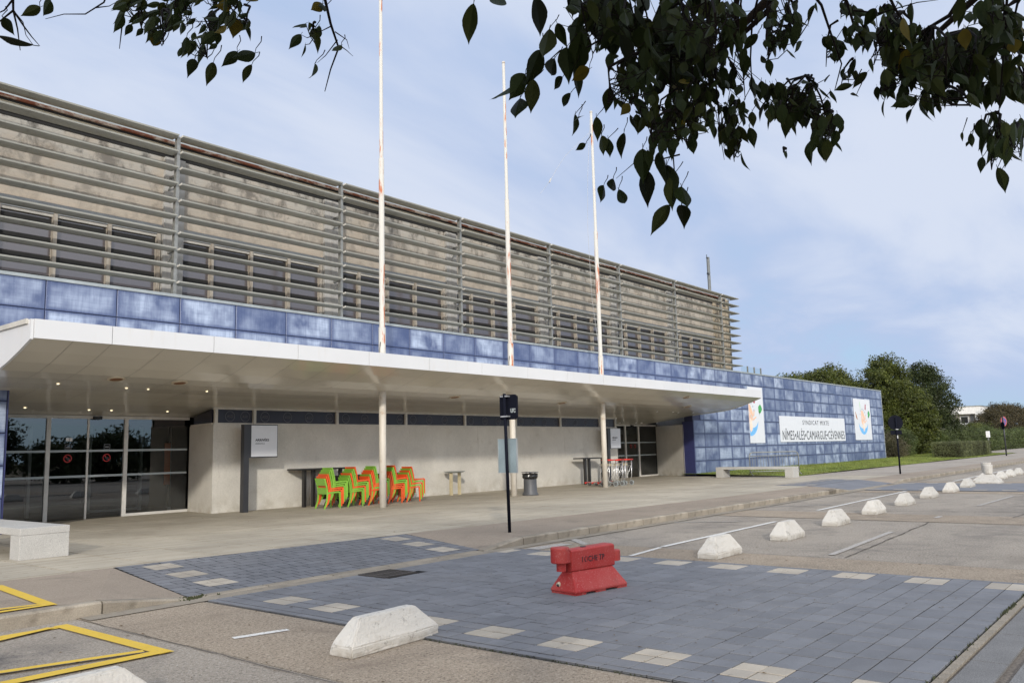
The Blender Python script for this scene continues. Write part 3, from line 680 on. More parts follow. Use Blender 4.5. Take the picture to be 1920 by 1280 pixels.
for k in range(8):
    c = -2 if k > 4 else -2
    for i in range(-2, 41):
        x0 = PX0+i*PXP; x1 = x0+PXP
        if x0 > XR1: continue
        if i == 39 or x1 > XR1: x1 = min(x1, XR1)
        if k >= 6 or (k == 5 and x0 < 36.5): put_panel(x0, x1, k); continue
        if x1 <= 6.93+.7 and x0 < 6.93:
            if x0 < 6.93: put_panel(x0, min(x1, 6.93), k)
        elif x0 >= XR0: put_panel(x0, x1, k)
        elif x1 > XR0 and k < 4: put_panel(XR0+.02, x1, k)
        elif x1 > XR0: put_panel(max(x0, XR0+.8), x1, k)
part('dark_return', MB().box(XR0-.03, XR0, PY+.002, 20.22, .1, 2.86), 'blue_side', B)
part('dark_return', MB().box(6.93, 6.96, PY+.002, 21.2, .1, 3.2), 'blue_side', B)
part('plinth', MB().box(XR0, XR1, PY+.04, PY+.3, 0, .18), 'render_wall', B)
part('coping', MB().box(-6, XR1+.03, PY-.03, PY+.55, 5.70, 5.735).box(-6, XR1+.03, PY-.032, PY-.01, 5.66, 5.7), 'coping', B)
part('corner_trim', MB().box(XR1+.002, XR1+.05, PY-.02, PY+.3, .1, 5.69), 'coping', B)
part('terrace', MB().box(-6, 71, PY+.5, 21.0, 5.5, 5.62), 'coping', B)
# --- upper storey
WY = 20.2; CXE = 44.42; ZT = 10.0
part('upper_wall', MB().box(-6, 42.5, WY, WY+.3, 7.45, ZT-.35), 'old_concrete', B)
part('end_wall', MB().box(42.5, CXE, WY-.04, WY+.3, 5.62, ZT-.05).box(CXE-.3, CXE, WY+.3, 40, 5.62, ZT-.05), 'end_concrete', B, bevel=.03)
for x in (42.95, 43.75): part('rainwater_slot', MB().box(x, x+.35, WY-.055, WY-.04, ZT-.55, ZT-.08), 'iron_grate', B)
part('roof', MB().box(-6, CXE-.02, WY+.02, 40, ZT-.06, ZT), 'coping', B)
part('roof_board', MB().box(-6, 42.9, WY-.12, WY, ZT-.44, ZT-.25), 'roof_trim', B)
part('roof_gap', MB().box(-6, 42.9, WY-.03, WY-.002, ZT-.54, ZT-.44).box(-6, 42.9, WY-.14, WY-.122, ZT-.25, ZT-.20), 'black_gap', B)
part('roof_gutter', MB().box(-6, 43.0, WY-.2, WY-.12, ZT-.20, ZT-.13), 'rust_gutter', B)
# panel joints of the precast wall, slightly proud strips
piers = [(0.05, .6), (5.3, 5.85), (10.55, 11.1), (15.7, 16.25), (21.08, 21.6), (26.5, 27.04), (31.85, 32.36), (37.18, 37.7)]
for a, b in piers: part('pier', MB().box(a, b, WY-.10, WY, 5.62, ZT-.55).box(a+.24, a+.28, WY-.112, WY-.1, 5.65, ZT-.6), 'pier_concrete', B)
edges = [p[1] for p in piers]; nexts = [p[0] for p in piers[1:]]+[42.5]
for a, b in zip(edges, nexts):
    w = MB().box(a, b, WY+.02, WY+.08, 7.30, 7.45).box(a, b, WY+.02, WY+.1, 5.62, 5.76)
    fr_ = part('window', w, 'window_head', B)
    part('shutter_box', MB().box(a, b, WY-.06, WY+.02, 7.47, 7.60).box(a, b, WY-.02, WY+.02, 7.37, 7.41), 'shutter_box', fr_)
    ms = [a+.88, a+2.1, a+3.36, b-.08]
    px = a
    for k, x in enumerate(ms):
        part('mullion', MB().box(x-.045, x+.045, WY-.03, WY+.1, 5.76, 7.42), 'timber_mullion', fr_)
        part('pane', MB().box(px+.0, x-.045, WY+.10, WY+.12, 5.76, 7.30), 'upper_glass', fr_); px = x+.045
        if k < 3:
            pass
        for zb in (5.76, 6.22, 6.66, 7.10): part('louvre_reflection', MB().box((ms[k-1]+.045) if k else a, x-.045, WY+.082, WY+.10, zb, zb+.15), 'black_gap', fr_)  # black strips stand in for the louvres' dark reflections in the panes
# --- louvres
LY = 19.60; LD = .36
colx = [5.4, 10.69, 16.05, 21.43, 26.77, 32.09, 37.33, 42.62]
xs = [-6.0]+colx
zs = [9.93-.4275*k for k in range(10)]
TIP = 44.75
lm = {}
def louvre(L, a0, a1):
    # thin wedge blade: a0/a1 shift the back edge at the ends (mitre)
    mb = MB(); A = [(0, 0, 0), (0+a0*1.0, LD, -.055), (0+a0*.5, LD*.5, -.065), (0, 0.012, -.035)]; Bq = [(L, 0, 0), (L+a1*1.0, LD, -.055), (L+a1*.5, LD*.5, -.065), (L, .012, -.035)]
    return mb.loft([A, Bq])
for i in range(len(xs)):
    x0 = xs[i]+.05; x1 = xs[i+1]-.05 if i+1 < len(xs) else TIP
    me = louvre(x1-x0, 0, -LD if i+1 == len(xs) else 0).mesh('louvre', 'louvre_metal')
    capm = MB().loft([[(-.012, .0, .006), (-.012, LD, -.049), (-.012, LD*.5, -.075), (-.012, .0, -.045)], [(-.002, .0, .006), (-.002, LD, -.049), (-.002, LD*.5, -.075), (-.002, .0, -.045)]]).mesh('louvre_end', 'frieze_frame')
    for z in zs:
        lo_ = link('louvre', me, B, (x0, LY, z+.012)); link('louvre_end', capm, lo_)
me = MB().loft([[(0, 0, 0), (-LD, LD, -.055), (-LD*.5, LD*.5, -.065), (-.012, .0, -.035)], [(0, 14, 0), (-LD, 14, -.055), (-LD*.5, 14, -.09), (-.012, 14, -.035)]]).mesh('louvre', 'louvre_metal')
for z in zs: link('louvre', me, B, (TIP+.003, LY+.003, z+.012))
for x in colx:
    part('louvre_column', MB().box(x-.045, x+.045, LY+.12, LY+.24, 5.735, 9.93), 'galvanised', B)
    for z in (8.75, 6.75):
        part('brace', MB().tube([(x, LY+.2, z+.12), (x-.05, WY-.1, z-.2)], .022, 5).box(x-.03, x+.03, LY+.24, WY-.1, z+.12, z+.17), 'galvanised', B)
for y in (LY+.5, 25, 30): part('louvre_column', MB().box(TIP-.36, TIP-.27, y, y+.1, 5.735, 9.93), 'galvanised', B)

# --- entrance recess, ground floor
GY = 22.45; MW = 20.75
part('service_wall', MB().poly([(12.47, MW, S), (32.95, MW, S), (32.95, MW, 2.53), (12.47, MW, 2.53)]).poly([(12.74, GY, S), (12.47, MW, S), (12.47, MW, 2.53), (12.74, GY, 2.53)]).poly([(32.95, MW, S), (32.7, GY, S), (32.7, GY, 2.53), (32.95, MW, 2.53)]), 'render_wall', B)
part('side_wall', MB().hexa([(38.28, 20.18, S), (39.52, GY, S), (39.7, GY, S), (38.46, 20.13, S)], [(38.28, 20.18, 2.72), (39.52, GY, 2.72), (39.7, GY, 2.72), (38.46, 20.13, 2.72)]), 'render_wall', B)
part('side_infill', MB().hexa([(38.42, 19.85, 2.72), (39.62, GY, 2.72), (39.8, GY, 2.72), (38.6, 19.8, 2.72)], [(38.42, 19.85, 3.4), (39.62, GY, 3.4), (39.8, GY, 3.4), (38.6, 19.8, 3.4)]), 'interior_grey', B)
part('side_wall', MB().hexa([(5.55, GY, S), (6.97, 19.8, S), (6.8, 19.7, S), (5.4, GY, S)], [(5.55, GY, 3), (6.97, 19.8, 3), (6.8, 19.7, 3), (5.4, GY, 3)]), 'render_wall', B)
# frieze
fz = part('frieze', MB().box(12.55, 32.9, MW+.05, MW+.12, 2.53, 3.0), 'frieze_navy', B)
mulls = [12.55, 13.76, 16.72, 19.66, 22.62, 25.58, 28.56, 31.56, 32.86]
fr_ = MB().box(12.47, 32.95, MW-.02, MW+.05, 2.53, 2.575).box(12.47, 32.95, MW-.02, MW+.05, 2.945, 3.0)
part('frame', fr_, 'frieze_frame', fz)
for x in mulls: part('frieze_mullion', MB().box(x-.05, x+.04, MW-.018, MW+.05, 2.575, 2.945), 'frieze_frame', fz)
cen = [13.0, 13.48]
for a in mulls[1:7]: cen += [a+.37+.775*k for k in range(4)]
cen += [32.2]
def ring(r0, r1, y, n=20):
    mb = MB()
    for i in range(n):
        a = 2*math.pi*i/n; b = 2*math.pi*(i+1)/n
        mb.quad((r0*math.cos(a), y, r0*math.sin(a)), (r1*math.cos(a), y, r1*math.sin(a)), (r1*math.cos(b), y, r1*math.sin(b)), (r0*math.cos(b), y, r0*math.sin(b)))
    return mb
lg = ring(.135, .15, 0); tm = shift(text_mb('ASD', .075, 1.0, 1.0, 'CENTER'), 0, 0, -.037); lg.add(tm.v, tm.f); lgm = lg.mesh('round_logo', 'logo_grey')
for x in cen: link('round_logo', lgm, fz, (x, MW+.044, 2.76))
part('clerestory', MB().hexa([(12.5, MW+.14, 2.575), (12.72, 22.2, 2.575), (12.8, 22.2, 2.575), (12.58, MW+.14, 2.575)], [(12.5, MW+.14, 2.93), (12.72, 22.2, 2.8), (12.8, 22.2, 2.8), (12.58, MW+.14, 2.93)]), 'frieze_navy', B)
part('clerestory_sill', MB().hexa([(12.44, MW+.05, 2.53), (12.68, 22.3, 2.53), (12.82, 22.3, 2.53), (12.6, MW+.05, 2.53)], [(12.44, MW+.05, 2.575), (12.68, 22.3, 2.575), (12.82, 22.3, 2.575), (12.6, MW+.05, 2.575)]), 'frieze_frame', B)
# glazed entrances
def entrance(x0, xm, x1, right=False):
    fr_ = MB().box(x0, x1, GY-.03, GY+.05, 2.72, 2.80)
    e = part('entrance', fr_, 'door_frame', B)
    for a in xm: part('mullion', MB().box(a-.05, a+.05, GY-.04, GY+.06, S, 2.72), 'door_frame', e)
    L = [x0]+list(xm)+[x1]
    for i, (a, b) in enumerate(zip(L[:-1], L[1:])):
        mid = (a+b)/2
        part('pane', MB().quad((a+.05, GY, S+.01), (b-.05, GY, S+.01), (b-.05, GY, 2.72), (a+.05, GY, 2.72)), 'door_glass', e)
        for z in (1.86, 1.21): part('manifestation_band', MB().box(a+.05, b-.05, GY-.012, GY-.006, z, z+.055), 'glass_band', e)
    a = L[-2]; part('bottom_rail', MB().box(a+.05, x1, GY-.035, GY+.04, S, S+.07), 'door_frame', e)
    return e, L
e1, L = entrance(5.6, [6.9, 8.91, 10.89], 12.72)
part('door_edge', MB().box(9.87, 9.92, GY-.02, GY+.03, S, 2.72), 'door_frame', e1)
part('door_sensor', MB().box(9.98, 10.2, GY-.12, GY-.03, 2.7, 2.78), 'black_plastic', e1, bevel=.01)
def no_sign(parent, x, z, r=.105):
    mb = ring(r*.78, r, 0); c = math.cos(R(45)); w = r*.1
    mb.poly([(-c*r*.85-w, 0, c*r*.85-w), (-c*r*.85+w, 0, c*r*.85+w), (c*r*.85+w, 0, -c*r*.85+w), (c*r*.85-w, 0, -c*r*.85-w)])
    part('prohibition_sticker', mb, 'sticker_red', parent, loc=(x, GY-.02, z))
    part('sticker_picture', MB().box(-.05, .05, -.0, .002, -.02, .02).box(-.01, .03, 0, .002, -.06, -.02), 'black_plastic', parent, loc=(x, GY-.021, z))
no_sign(e1, 9.40, 1.70); no_sign(e1, 10.39, 1.70)
for x in (9.40, 10.39): part('notice_sticker', MB().box(-.08, .08, 0, .002, -.065, -.055).box(-.08, .08, 0, .002, .055, .065).box(-.08, -.07, 0, .002, -.055, .055).box(.07, .08, 0, .002, -.055, .055).box(-.05, .05, 0, .002, -.02, .01), 'print_grey', e1, loc=(x, GY-.02, 1.99))
part('notice_sticker', MB().box(-.08, 0, 0, .002, -.04, .04), 'sign_white', e1, loc=(9.42, GY-.02, 2.18)); part('notice_sticker', MB().box(.01, .08, 0, .002, -.04, .04), 'sign_white', e1, loc=(9.42, GY-.02, 2.18))
e2, L = entrance(32.8, [34.6, 36.4, 37.7], 39.5)
no_sign(e2, 36.9, 1.7, .09); no_sign(e2, 37.3, 1.7, .09)
part('door_sensor', MB().box(36.9, 37.1, GY-.12, GY-.03, 2.7, 2.78), 'black_plastic', e2, bevel=.01)
# interiors behind the glass
for nm, a, b in (('lobby', 4.5, 13.5), ('lobby', 31.5, 41)):
    part(nm, MB().quad((a, GY+.1, S), (b, GY+.1, S), (b, 31, S), (a, 31, S)).quad((a, 31, 0), (b, 31, 0), (b, 31, 3), (a, 31, 3)).quad((a, GY+.1, 0), (a, 31, 0), (a, 31, 3), (a, GY+.1, 3)).quad((b, GY+.1, 0), (b, 31, 0), (b, 31, 3), (b, GY+.1, 3)).quad((a, GY+.1, 2.85), (b, GY+.1, 2.85), (b, 31, 2.85), (a, 31, 2.85)), 'interior_dark', B)
for x in (9.3, 10.9, 12.4, 13.3): part('inner_post', MB().box(x, x+.07, 24.6, 24.7, S, 2.6), 'door_frame', B)
part('inner_rail', MB().box(10.9, 12.4, 24.6, 24.68, S+.02, S+.09), 'door_frame', B)
part('inner_door', MB().box(36.9, 39.3, 24.0, 24.1, S, 2.6), 'interior_grey', B); part('inner_poster', MB().box(38.6, 39.7, 23.95, 23.99, .55, 1.4), 'orange_cloth', B)
part('inner_dark_door', MB().box(38.2, 40.0, 23.9, 23.95, .5, 2.35), 'black_gap', B)
t = thing('feather_flag', 'orange feather flag on a thin pole seen through the left entrance glass', 'flag', (12.55, 23.3, S))
part('cloth', MB().box(-.09, .09, -.01, .01, .75, 1.95), 'orange_cloth', t, bevel=.004); part('pole', MB().cyl(.09, 0, 0, 2.0, .012, 6), 'dark_post', t); part('foot', MB().cyl(.09, 0, 0, .12, .05, 10), 'sign_white', t)

# ---- canopy: curved glossy underside
prof = [(16.0, 3.83), (16.5, 3.655), (17.0, 3.50), (17.5, 3.375), (18.0, 3.30), (18.6, 3.245), (19.3, 3.195), (20.0, 3.11), (20.75, 3.0), (21.6, 2.90), (22.5, 2.80)]
CL0, CL1 = 6.02, 38.33
ZC = 4.17
canopy = part('canopy', MB().poly([(CL0, 16.02, ZC), (CL1, 16.02, ZC), (CL1, 19.6, ZC), (CL0, 19.6, ZC)]).poly([(CL0+.02, 16.1, 3.86), (CL1-.02, 16.1, 3.86), (CL1-.02, 19.6, 3.86), (CL0+.02, 19.6, 3.86)]), 'white_fascia', B)
fx = [CL0]+[7.42+2.1505*k for k in range(14)]+[CL1]
for a, b in zip(fx[:-1], fx[1:]):
    part('fascia_panel', MB().box(a+.006, b-.006, 15.97, 16.02, 3.83, ZC+.01), 'white_fascia', canopy)
sx = sorted(set(fx+[(p+q)/2 for p, q in zip(fx[:-1], fx[1:])]))
for a, b in zip(sx[:-1], sx[1:]):
    for ps in (prof[:5], prof[4:9], prof[8:]):
        gp = .006 if ps is not prof else 0
        vs = []; mb = MB()
        for (y, z) in ps: vs.append(((a+.004, y, z), (b-.004, y, z)))
        vs[0] = tuple((p[0], p[1]+.005, p[2]) for p in vs[0])
        for p, q in zip(vs[:-1], vs[1:]): mb.quad(p[0], q[0], q[1], p[1])
        part('soffit_panel', mb, 'soffit_white', canopy, smooth=True)
mb = MB()
for p, q in zip(prof[:-1], prof[1:]): mb.quad((CL0+.03, p[0]+.03, p[1]+.015), (CL0+.03, q[0], q[1]+.015), (CL1-.03, q[0], q[1]+.015), (CL1-.03, p[0]+.03, p[1]+.015))
mb.box(CL0+.1, CL1-.1, 19.65, 22.6, 3.6, 3.7)
part('soffit_backing', mb, 'interior_grey', canopy)
def endpiece(x, s):
    pts = [(y, z) for y, z in prof if y <= 19.6]+[(19.62, 3.16)]
    out = []
    mb = MB()
    for (p, q) in zip(pts[:-1], pts[1:]): mb.hexa([(x, p[0], p[1]-.02), (x+s*.05, p[0], p[1]-.02), (x+s*.05, q[0], q[1]-.02), (x, q[0], q[1]-.02)], [(x, p[0], ZC+.005), (x+s*.05, p[0], ZC+.005), (x+s*.05, q[0], ZC+.005), (x, q[0], ZC+.005)])
    return mb
part('end_fascia', endpiece(CL0, -1), 'white_fascia', canopy); part('end_fascia', endpiece(CL1, 1), 'white_fascia', canopy)
part('end_rail', MB().box(CL0-.09, CL0-.05, 16.12, 19.6, ZC-.07, ZC+.02), 'frieze_frame', canopy)
def soffit_z(y):
    for a, b in zip(prof[:-1], prof[1:]):
        if a[0] <= y <= b[0]: return a[1]+(b[1]-a[1])*(y-a[0])/(b[0]-a[0])
    return 2.8
def soffit_hit(px, py):
    d = ray(px, py); best = None
    for i in range(2000):
        y = 16+i*.00325; t = y/d.y; z = 1.6+d.z*t
        if z <= soffit_z(y): best = None if z < soffit_z(y)-.1 else (d.x*t, y); 
        if z >= soffit_z(y): return (d.x*t, y)
    return best
for (px, py) in ((109, 719), (47, 764), (167, 768), (209, 769), (314, 771), (237, 727), (278, 729), (388, 733)):
    h = soffit_hit(px, py)
    if h is None: continue
    z = soffit_z(h[1]); e = part('downlight', ring(.028, .045, 0).tube([(0, 0, 0), (0, .002, 0)], .001, 3), 'cream_ring', canopy)
    e.location = (h[0], h[1], z-.012); e.rotation_euler = (R(90)-math.atan(.12), 0, 0)
    part('lamp', MB().disc((0, .003, 0), (0, 1, 0), .029, .004, 14), 'lamp_lens', e)
for (px, py) in ((1232, 771), (1262, 772), (1272, 773), (1300, 773), (1162, 792), (1192, 792), (1203, 792), (1232, 792)):
    h = soffit_hit(px, py)
    if h is None: continue
    e = part('unlit_downlight', MB().disc((h[0], h[1], soffit_z(h[1])-.01), (0, .12, 1), .05, .012, 12), 'sign_white', canopy)
for (px, py) in ((218, 710), (337, 717), (853, 744), (1054, 755), (1289, 762), (1286, 745)):
    h = soffit_hit(px, py)
    if h is None: continue
    sl = Matrix.Rotation(-math.atan(.12), 4, 'X')
    e = part('round_light', MB().tube([(0, 0, -.01), (0, 0, .008)], .18, 24), 'cream_ring', canopy, loc=(h[0], h[1], soffit_z(h[1])-.006)); e.rotation_euler = (-.15, 0, 0)
    part('reflector', MB().tube([(0, 0, -.014), (0, 0, -.0105)], .13, 24), 'downlight_rust', e)

# ================================================================== FLAGPOLES
poles = [(15.86, 17.7, 'tall white rust-streaked flagpole furthest left, beside the stacked chairs'), (21.5, 17.6, 'middle rusty flagpole rising behind the rectangular road sign'), (27.22, 17.75, 'right-hand flagpole with a loose halyard, next to the luggage trolleys')]
def poles_build():
    t = thing('flagpole', poles[0][2], 'flagpole', (0, 0, S), 0, 'white flagpoles through the canopy')
    part('base_column', MB().tube([(0, 0, 0), (0, 0, 3.6)], .10, 20), 'column_paint', t, True)
    part('lower_shaft', MB().tube([(0, 0, 3.6), (0, 0, 5.05)], .10, 20), 'flag_paint', t, True)
    part('middle_shaft', MB().tube([(0, 0, 5.05), (0, 0, 5.06), (0, 0, 10.05)], [.1, .08, .078], 20), 'flag_paint', t, True)
    part('upper_shaft', MB().tube([(0, 0, 10.05), (0, 0, 10.06), (0, 0, 15.0)], [.078, .058, .05], 16), 'flag_paint', t, True)
    part('cap', MB().tube([(0, 0, 15.0), (0, 0, 15.06)], [.06, .05], 12), 'flag_paint', t, True)
    part('cleat', MB().tube([(-.1, -.04, 4.62), (-.13, -.05, 4.5)], .012, 6).tube([(-.11, -.04, 4.56), (-.14, -.04, 4.4), (-.17, -.05, 4.05)], .007, 5), 'iron_grate', t)
    return t
p0 = poles_build(); p0.location = (poles[0][0], poles[0][1], S)
for x, y, l in poles[1:]: dup(p0, (x, y, S), random.uniform(-.3, .3), l)
t = thing('halyard', 'thin slack rope blowing left from the top of the right-hand flagpole', 'rope', (27.22, 17.75, S))
def rope_pts(pix, Y):
    o = []
    for x, y in pix:
        d = ray(x, y); k = Y/d.y; o.append(Vector((d.x*k, Y, 1.6+d.z*k))-Vector((27.22, 17.75, S)))
    return o
part('loose_end', MB().tube(rope_pts([(1109, 245), (1085, 268), (1060, 292), (1045, 315), (1032, 338), (1022, 352), (1013, 363)], 17.6), .005, 4).tube(rope_pts([(1033, 335), (1030, 342)], 17.6), .03, 4), 'rope', t)
part('line', MB().tube(rope_pts([(1106, 225), (1102, 330), (1102, 430), (1110, 560), (1124, 660)], 17.5), .006, 4), 'rope', t)

# ================================================================== ROOF THINGS
t = thing('antenna_mast', 'grey box mast with a slim aerial on the roof at the right end', 'antenna', (43.15, 20.6, ZT))
part('mast', MB().box(-.02, .14, 0, .1, 0, 2.3).box(.14, .16, -.01, .0, 0, 2.3), 'galvanised', t); part('aerial', MB().tube([(-.17, 0, 0), (-.17, 0, 2.4)], .02, 6).tube([(-.17, 0, 1.3), (-.24, -.02, 1.15), (-.2, 0, 1.0), (-.15, 0, .8)], .015, 5), 'dark_post', t)
part('clamp', MB().box(-.2, 0, -.03, .04, 1.25, 1.35).box(-.2, 0, -.02, .03, 2.2, 2.24), 'black_plastic', t)
t = thing('glass_balustrade', 'low glass balustrade with grey posts on the terrace edge', 'railing', (45.2, 19.95, 5.72))
for x in (.95, 1.9, 2.85): part('post', MB().box(x-.05, x+.05, -.03, .03, 0, .45), 'galvanised', t)
a = Mat('rail_glass', (1, 1, 1)); a.n.clear(); o_ = a.n.new('ShaderNodeOutputMaterial'); tr = a.n.new('ShaderNodeBsdfTransparent'); tr.inputs[0].default_value = (.86, .93, .92, 1); gl = a.n.new('ShaderNodeBsdfGlossy'); gl.inputs['Roughness'].default_value = .02; mx = a.n.new('ShaderNodeMixShader'); mx.inputs[0].default_value = .1; a.l.new(tr.outputs[0], mx.inputs[1]); a.l.new(gl.outputs[0], mx.inputs[2]); a.l.new(mx.outputs[0], o_.inputs[0]); M['rail_glass'] = a.m
for x in (0, .95, 1.9): part('pane', MB().quad((x+.05, 0, .02), (x+.9, 0, .02), (x+.9, 0, .42), (x+.05, 0, .42)), 'rail_glass', t)

# ================================================================== SIGNS AND BANNERS ON THE WALL
def flat(pts, y=0): return MB().poly([(x, y, z) for x, z in pts])
def crescent(cx, cz, rx, rz, a0, a1, wmax, n=26):
    mb = MB(); o = []; i_ = []
    for k in range(n+1):
        t = k/n; a = R(a0+(a1-a0)*t); w = wmax*math.sin(math.pi*t)**.7+.004
        o.append((cx+rx*math.cos(a), cz+rz*math.sin(a))); i_.append((cx+(rx-w*.8)*math.cos(a), cz+(rz-w*1.3)*math.sin(a)))
    for k in range(n): mb.quad((o[k][0], 0, o[k][1]), (o[k+1][0], 0, o[k+1][1]), (i_[k+1][0], 0, i_[k+1][1]), (i_[k][0], 0, i_[k][1]))
    return mb
def blob2(cx, cz, rx, rz, seed, j=.25, n=22):
    rr = random.Random(seed); ph = [rr.uniform(0, 6.28) for _ in range(3)]
    return MB().poly([(cx+rx*math.cos(t)*(1+j*math.sin(3*t+ph[0])), 0, cz+rz*math.sin(t)*(1+j*math.sin(2*t+ph[1])+j*.4*math.sin(5*t+ph[2]))) for t in [-2*math.pi*i/n for i in range(n)]])
def banner(label, x, z0, crop=0.0):
    t = thing('wall_banner', label, 'banner', (x, PY-.03, z0), 0, 'white emblem banners on the blue wall')
    Wd, H = 4.0, 3.07
    part('sheet', MB().box(crop, Wd, 0, .02, 0, H if not crop else 3.2), 'banner_white', t)
    def mk(name, mb, mat, y):
        if crop and max(v[0] for v in mb.v) < crop: return
        mb.v = [(max(v[0], crop), v[1], v[2]) for v in mb.v]; part(name, mb, mat, t, loc=(0, y, 0))
    mk('wave_mark', crescent(2.05, 1.35, 1.12, .95, 185, 352, .34), 'mark_blue', -.004)
    mk('figure_mark', blob2(2.0, 1.62, .42, .58, 3, .14), 'mark_peach', -.004)
    mk('figure_mark', blob2(2.1, 1.0, .24, .32, 5, .2), 'mark_pale_peach', -.006)
    mk('figure_highlight', MB().quad((1.7, 0, 1.75), (1.75, 0, 1.80), (2.3, 0, 1.52), (2.28, 0, 1.45)).quad((1.95, 0, 1.2), (2.0, 0, 1.22), (2.25, 0, 1.55), (2.2, 0, 1.57)), 'banner_white', -.0075)
    mk('figure_mark', MB().quad((2.5, 0, 1.55), (2.62, 0, 1.9), (2.72, 0, 1.85), (2.62, 0, 1.5)).quad((2.4, 0, 1.35), (2.9, 0, 1.52), (2.92, 0, 1.44), (2.45, 0, 1.26)), 'mark_peach', -.004)
    for k, a in enumerate((150, 125, 103, 84, 66, 45, 25)):
        r = .72; mk('small_dot', blob2(2.0+r*math.cos(R(a)), 1.55+.75*math.sin(R(a)), .045, .055, k, .3, 8), 'mark_slate', -.004)
    mk('green_mark', blob2(3.5, 1.95, .26, .24, 8, .16).poly([(3.35, 0, 1.8), (3.5, 0, 1.8), (3.38, 0, 1.58)]), 'mark_green', -.004)
    mk('red_mark', MB().quad((2.6, 0, 2.3), (2.76, 0, 2.72), (2.92, 0, 2.68), (2.82, 0, 2.26)), 'mark_red', -.004)
    mk('pale_green_mark', MB().quad((1.35, 0, 2.85), (1.5, 0, 2.85), (1.62, 0, 2.2), (1.5, 0, 2.25)), 'mark_pale_green', -.004)
    mk('brown_mark', MB().poly([(.28, 0, 2.12), (.42, 0, 2.0), (.72, 0, 1.55), (.6, 0, 1.5), (.38, 0, 1.7)]), 'mark_brown', -.004)
    return t
banner('white emblem banner nearest the far right end of the blue wall', 63.9, 1.79)
banner('narrow white emblem banner half hidden behind the corner of the canopy', 43.15, 1.72, 1.93)
t = thing('name_banner', 'wide white banner with the black wording SYNDICAT MIXTE on the blue wall', 'banner', (49.5, PY-.03, 1.75))
part('sheet', MB().box(0, 12.05, 0, .02, 0, 1.58), 'banner_white', t)
def fit(mb, x0, x1, z0, z1):
    xs_ = [v[0] for v in mb.v]; zs_ = [v[2] for v in mb.v]; a, b = min(xs_), max(xs_); c, d = min(zs_), max(zs_)
    mb.v = [(x0+(v[0]-a)/(b-a)*(x1-x0), v[1], z0+(v[2]-c)/(d-c)*(z1-z0)) for v in mb.v]; return mb
part('lettering', fit(text_mb('SYNDICAT MIXTE', .3, .6, 1.25), 3.8, 8.7, 1.07, 1.36), 'print_dark', t, loc=(0, -.004, 0))
part('lettering', fit(text_mb('NÎMES•ALÈS•CAMARGUE•CÉVENNES', .6, .5, 1.08, bold=.0), .35, 11.85, .12, .84), 'print_dark', t, loc=(0, -.004, 0))
def box_sign(label, x, w, txt, sub, post=True):
    t = thing('light_box_sign', label, 'sign', (x, 20.1, 0))
    part('case', MB().box(0, w, 0, .14, 1.6, 2.51), 'dark_post', t); part('face', MB().box(.03, w-.02, -.008, 0, 1.63, 2.485), 'light_panel', t)
    part('lettering', fit(text_mb(txt, .09, bold=.002), .15, .15+w*.5, 2.05, 2.135), 'print_dark', t, loc=(0, -.012, 0))
    part('small_lettering', fit(text_mb(sub, .05), .15, .15+w*.34, 1.965, 2.01), 'print_grey', t, loc=(0, -.012, 0))
    if post: part('post', MB().box(-.19, 0, 0, .16, 1.6, 2.51).box(-.19, -.03, 0, .16, S, 1.6), 'dark_post', t)
    return t
box_sign('white ARRIVÉES light box on a dark post before the beige wall', 13.2, .88, 'ARRIVÉES', 'ARRIVALS')
box_sign('small white DEPARTS light box behind the right flagpole by the doors', 31.35, .85, 'DÉPARTS', 'DEPARTURES')
# road signs
t = thing('road_sign', 'black sign post with the back of a dark rectangular plate and a grey plate below', 'road sign', (11.9, 9.87, S))
part('post', MB().tube([(0, 0, 0), (-.06, 0, 2.52)], .03, 12), 'sign_back', t, True)
def rr(w, h, r=.05, n=5):
    pts = []
    for cx_, cz_, a0 in ((w/2-r, h/2-r, 0), (-w/2+r, h/2-r, 90), (-w/2+r, -h/2+r, 180), (w/2-r, -h/2+r, 270)):
        for k in range(n+1): a = R(a0+90*k/n); pts.append((cx_+r*math.cos(a), cz_+r*math.sin(a)))
    return pts
def plate(w, h, x0, x1, r=.05): p = rr(w, h, r); return MB().loft([[(x0, a, b) for a, b in p], [(x1, a, b) for a, b in p]])
pl = part('plate', plate(.40, .46, .03, .06), 'sign_back', t, loc=(-.03, -.03, 2.27))
part('rim', MB().box(.025, .075, -.205, -.19, -.2, .2), 'sign_back', pl)
for z in (.2, -.17): part('bracket', MB().box(-.05, .03, -.05, .12, z-.012, z+.012), 'bracket_metal', pl)
tm = text_mb('UFC', .07, .7, .9, 'CENTER', .006); tm.v = [(.026+y_, -x_, z_) for x_, y_, z_ in tm.v]; tm.f = [tuple(reversed(f)) for f in tm.f]
part('sticker', shift(tm, -.004, -.125, -.10), 'coping', pl)
pl = part('lower_plate', plate(.43, .62, .035, .05, .015), 'sign_grey_back', t, loc=(-.02, .02, 1.38))
part('lower_rim', MB().box(.03, .056, .215, .228, -.315, .315).box(.03, .056, -.228, -.215, -.315, .315).box(.03, .056, -.215, .215, .305, .315).box(.03, .056, -.215, .215, -.315, -.305), 'sign_rim', pl)
t = thing('road_sign', 'thin black pole with the dark back of a round sign beside the lawn', 'road sign', (40.8, 10.67, S), R(40))
part('post', MB().tube([(0, 0, 0), (0, 0, 2.55)], .04, 10), 'sign_back', t, True)
part('disc', MB().disc((.06, 0, 2.32), (1, 0, 0), .34, .03, 28), 'sign_back', t)
part('small_plate', MB().box(.05, .07, -.26, .26, 1.78, 1.97), 'sign_back', t); part('bracket', MB().box(-.05, .04, -.06, .06, 2.0, 2.03).box(-.05, .04, -.02, .02, 1.6, 1.74), 'bracket_metal', t)
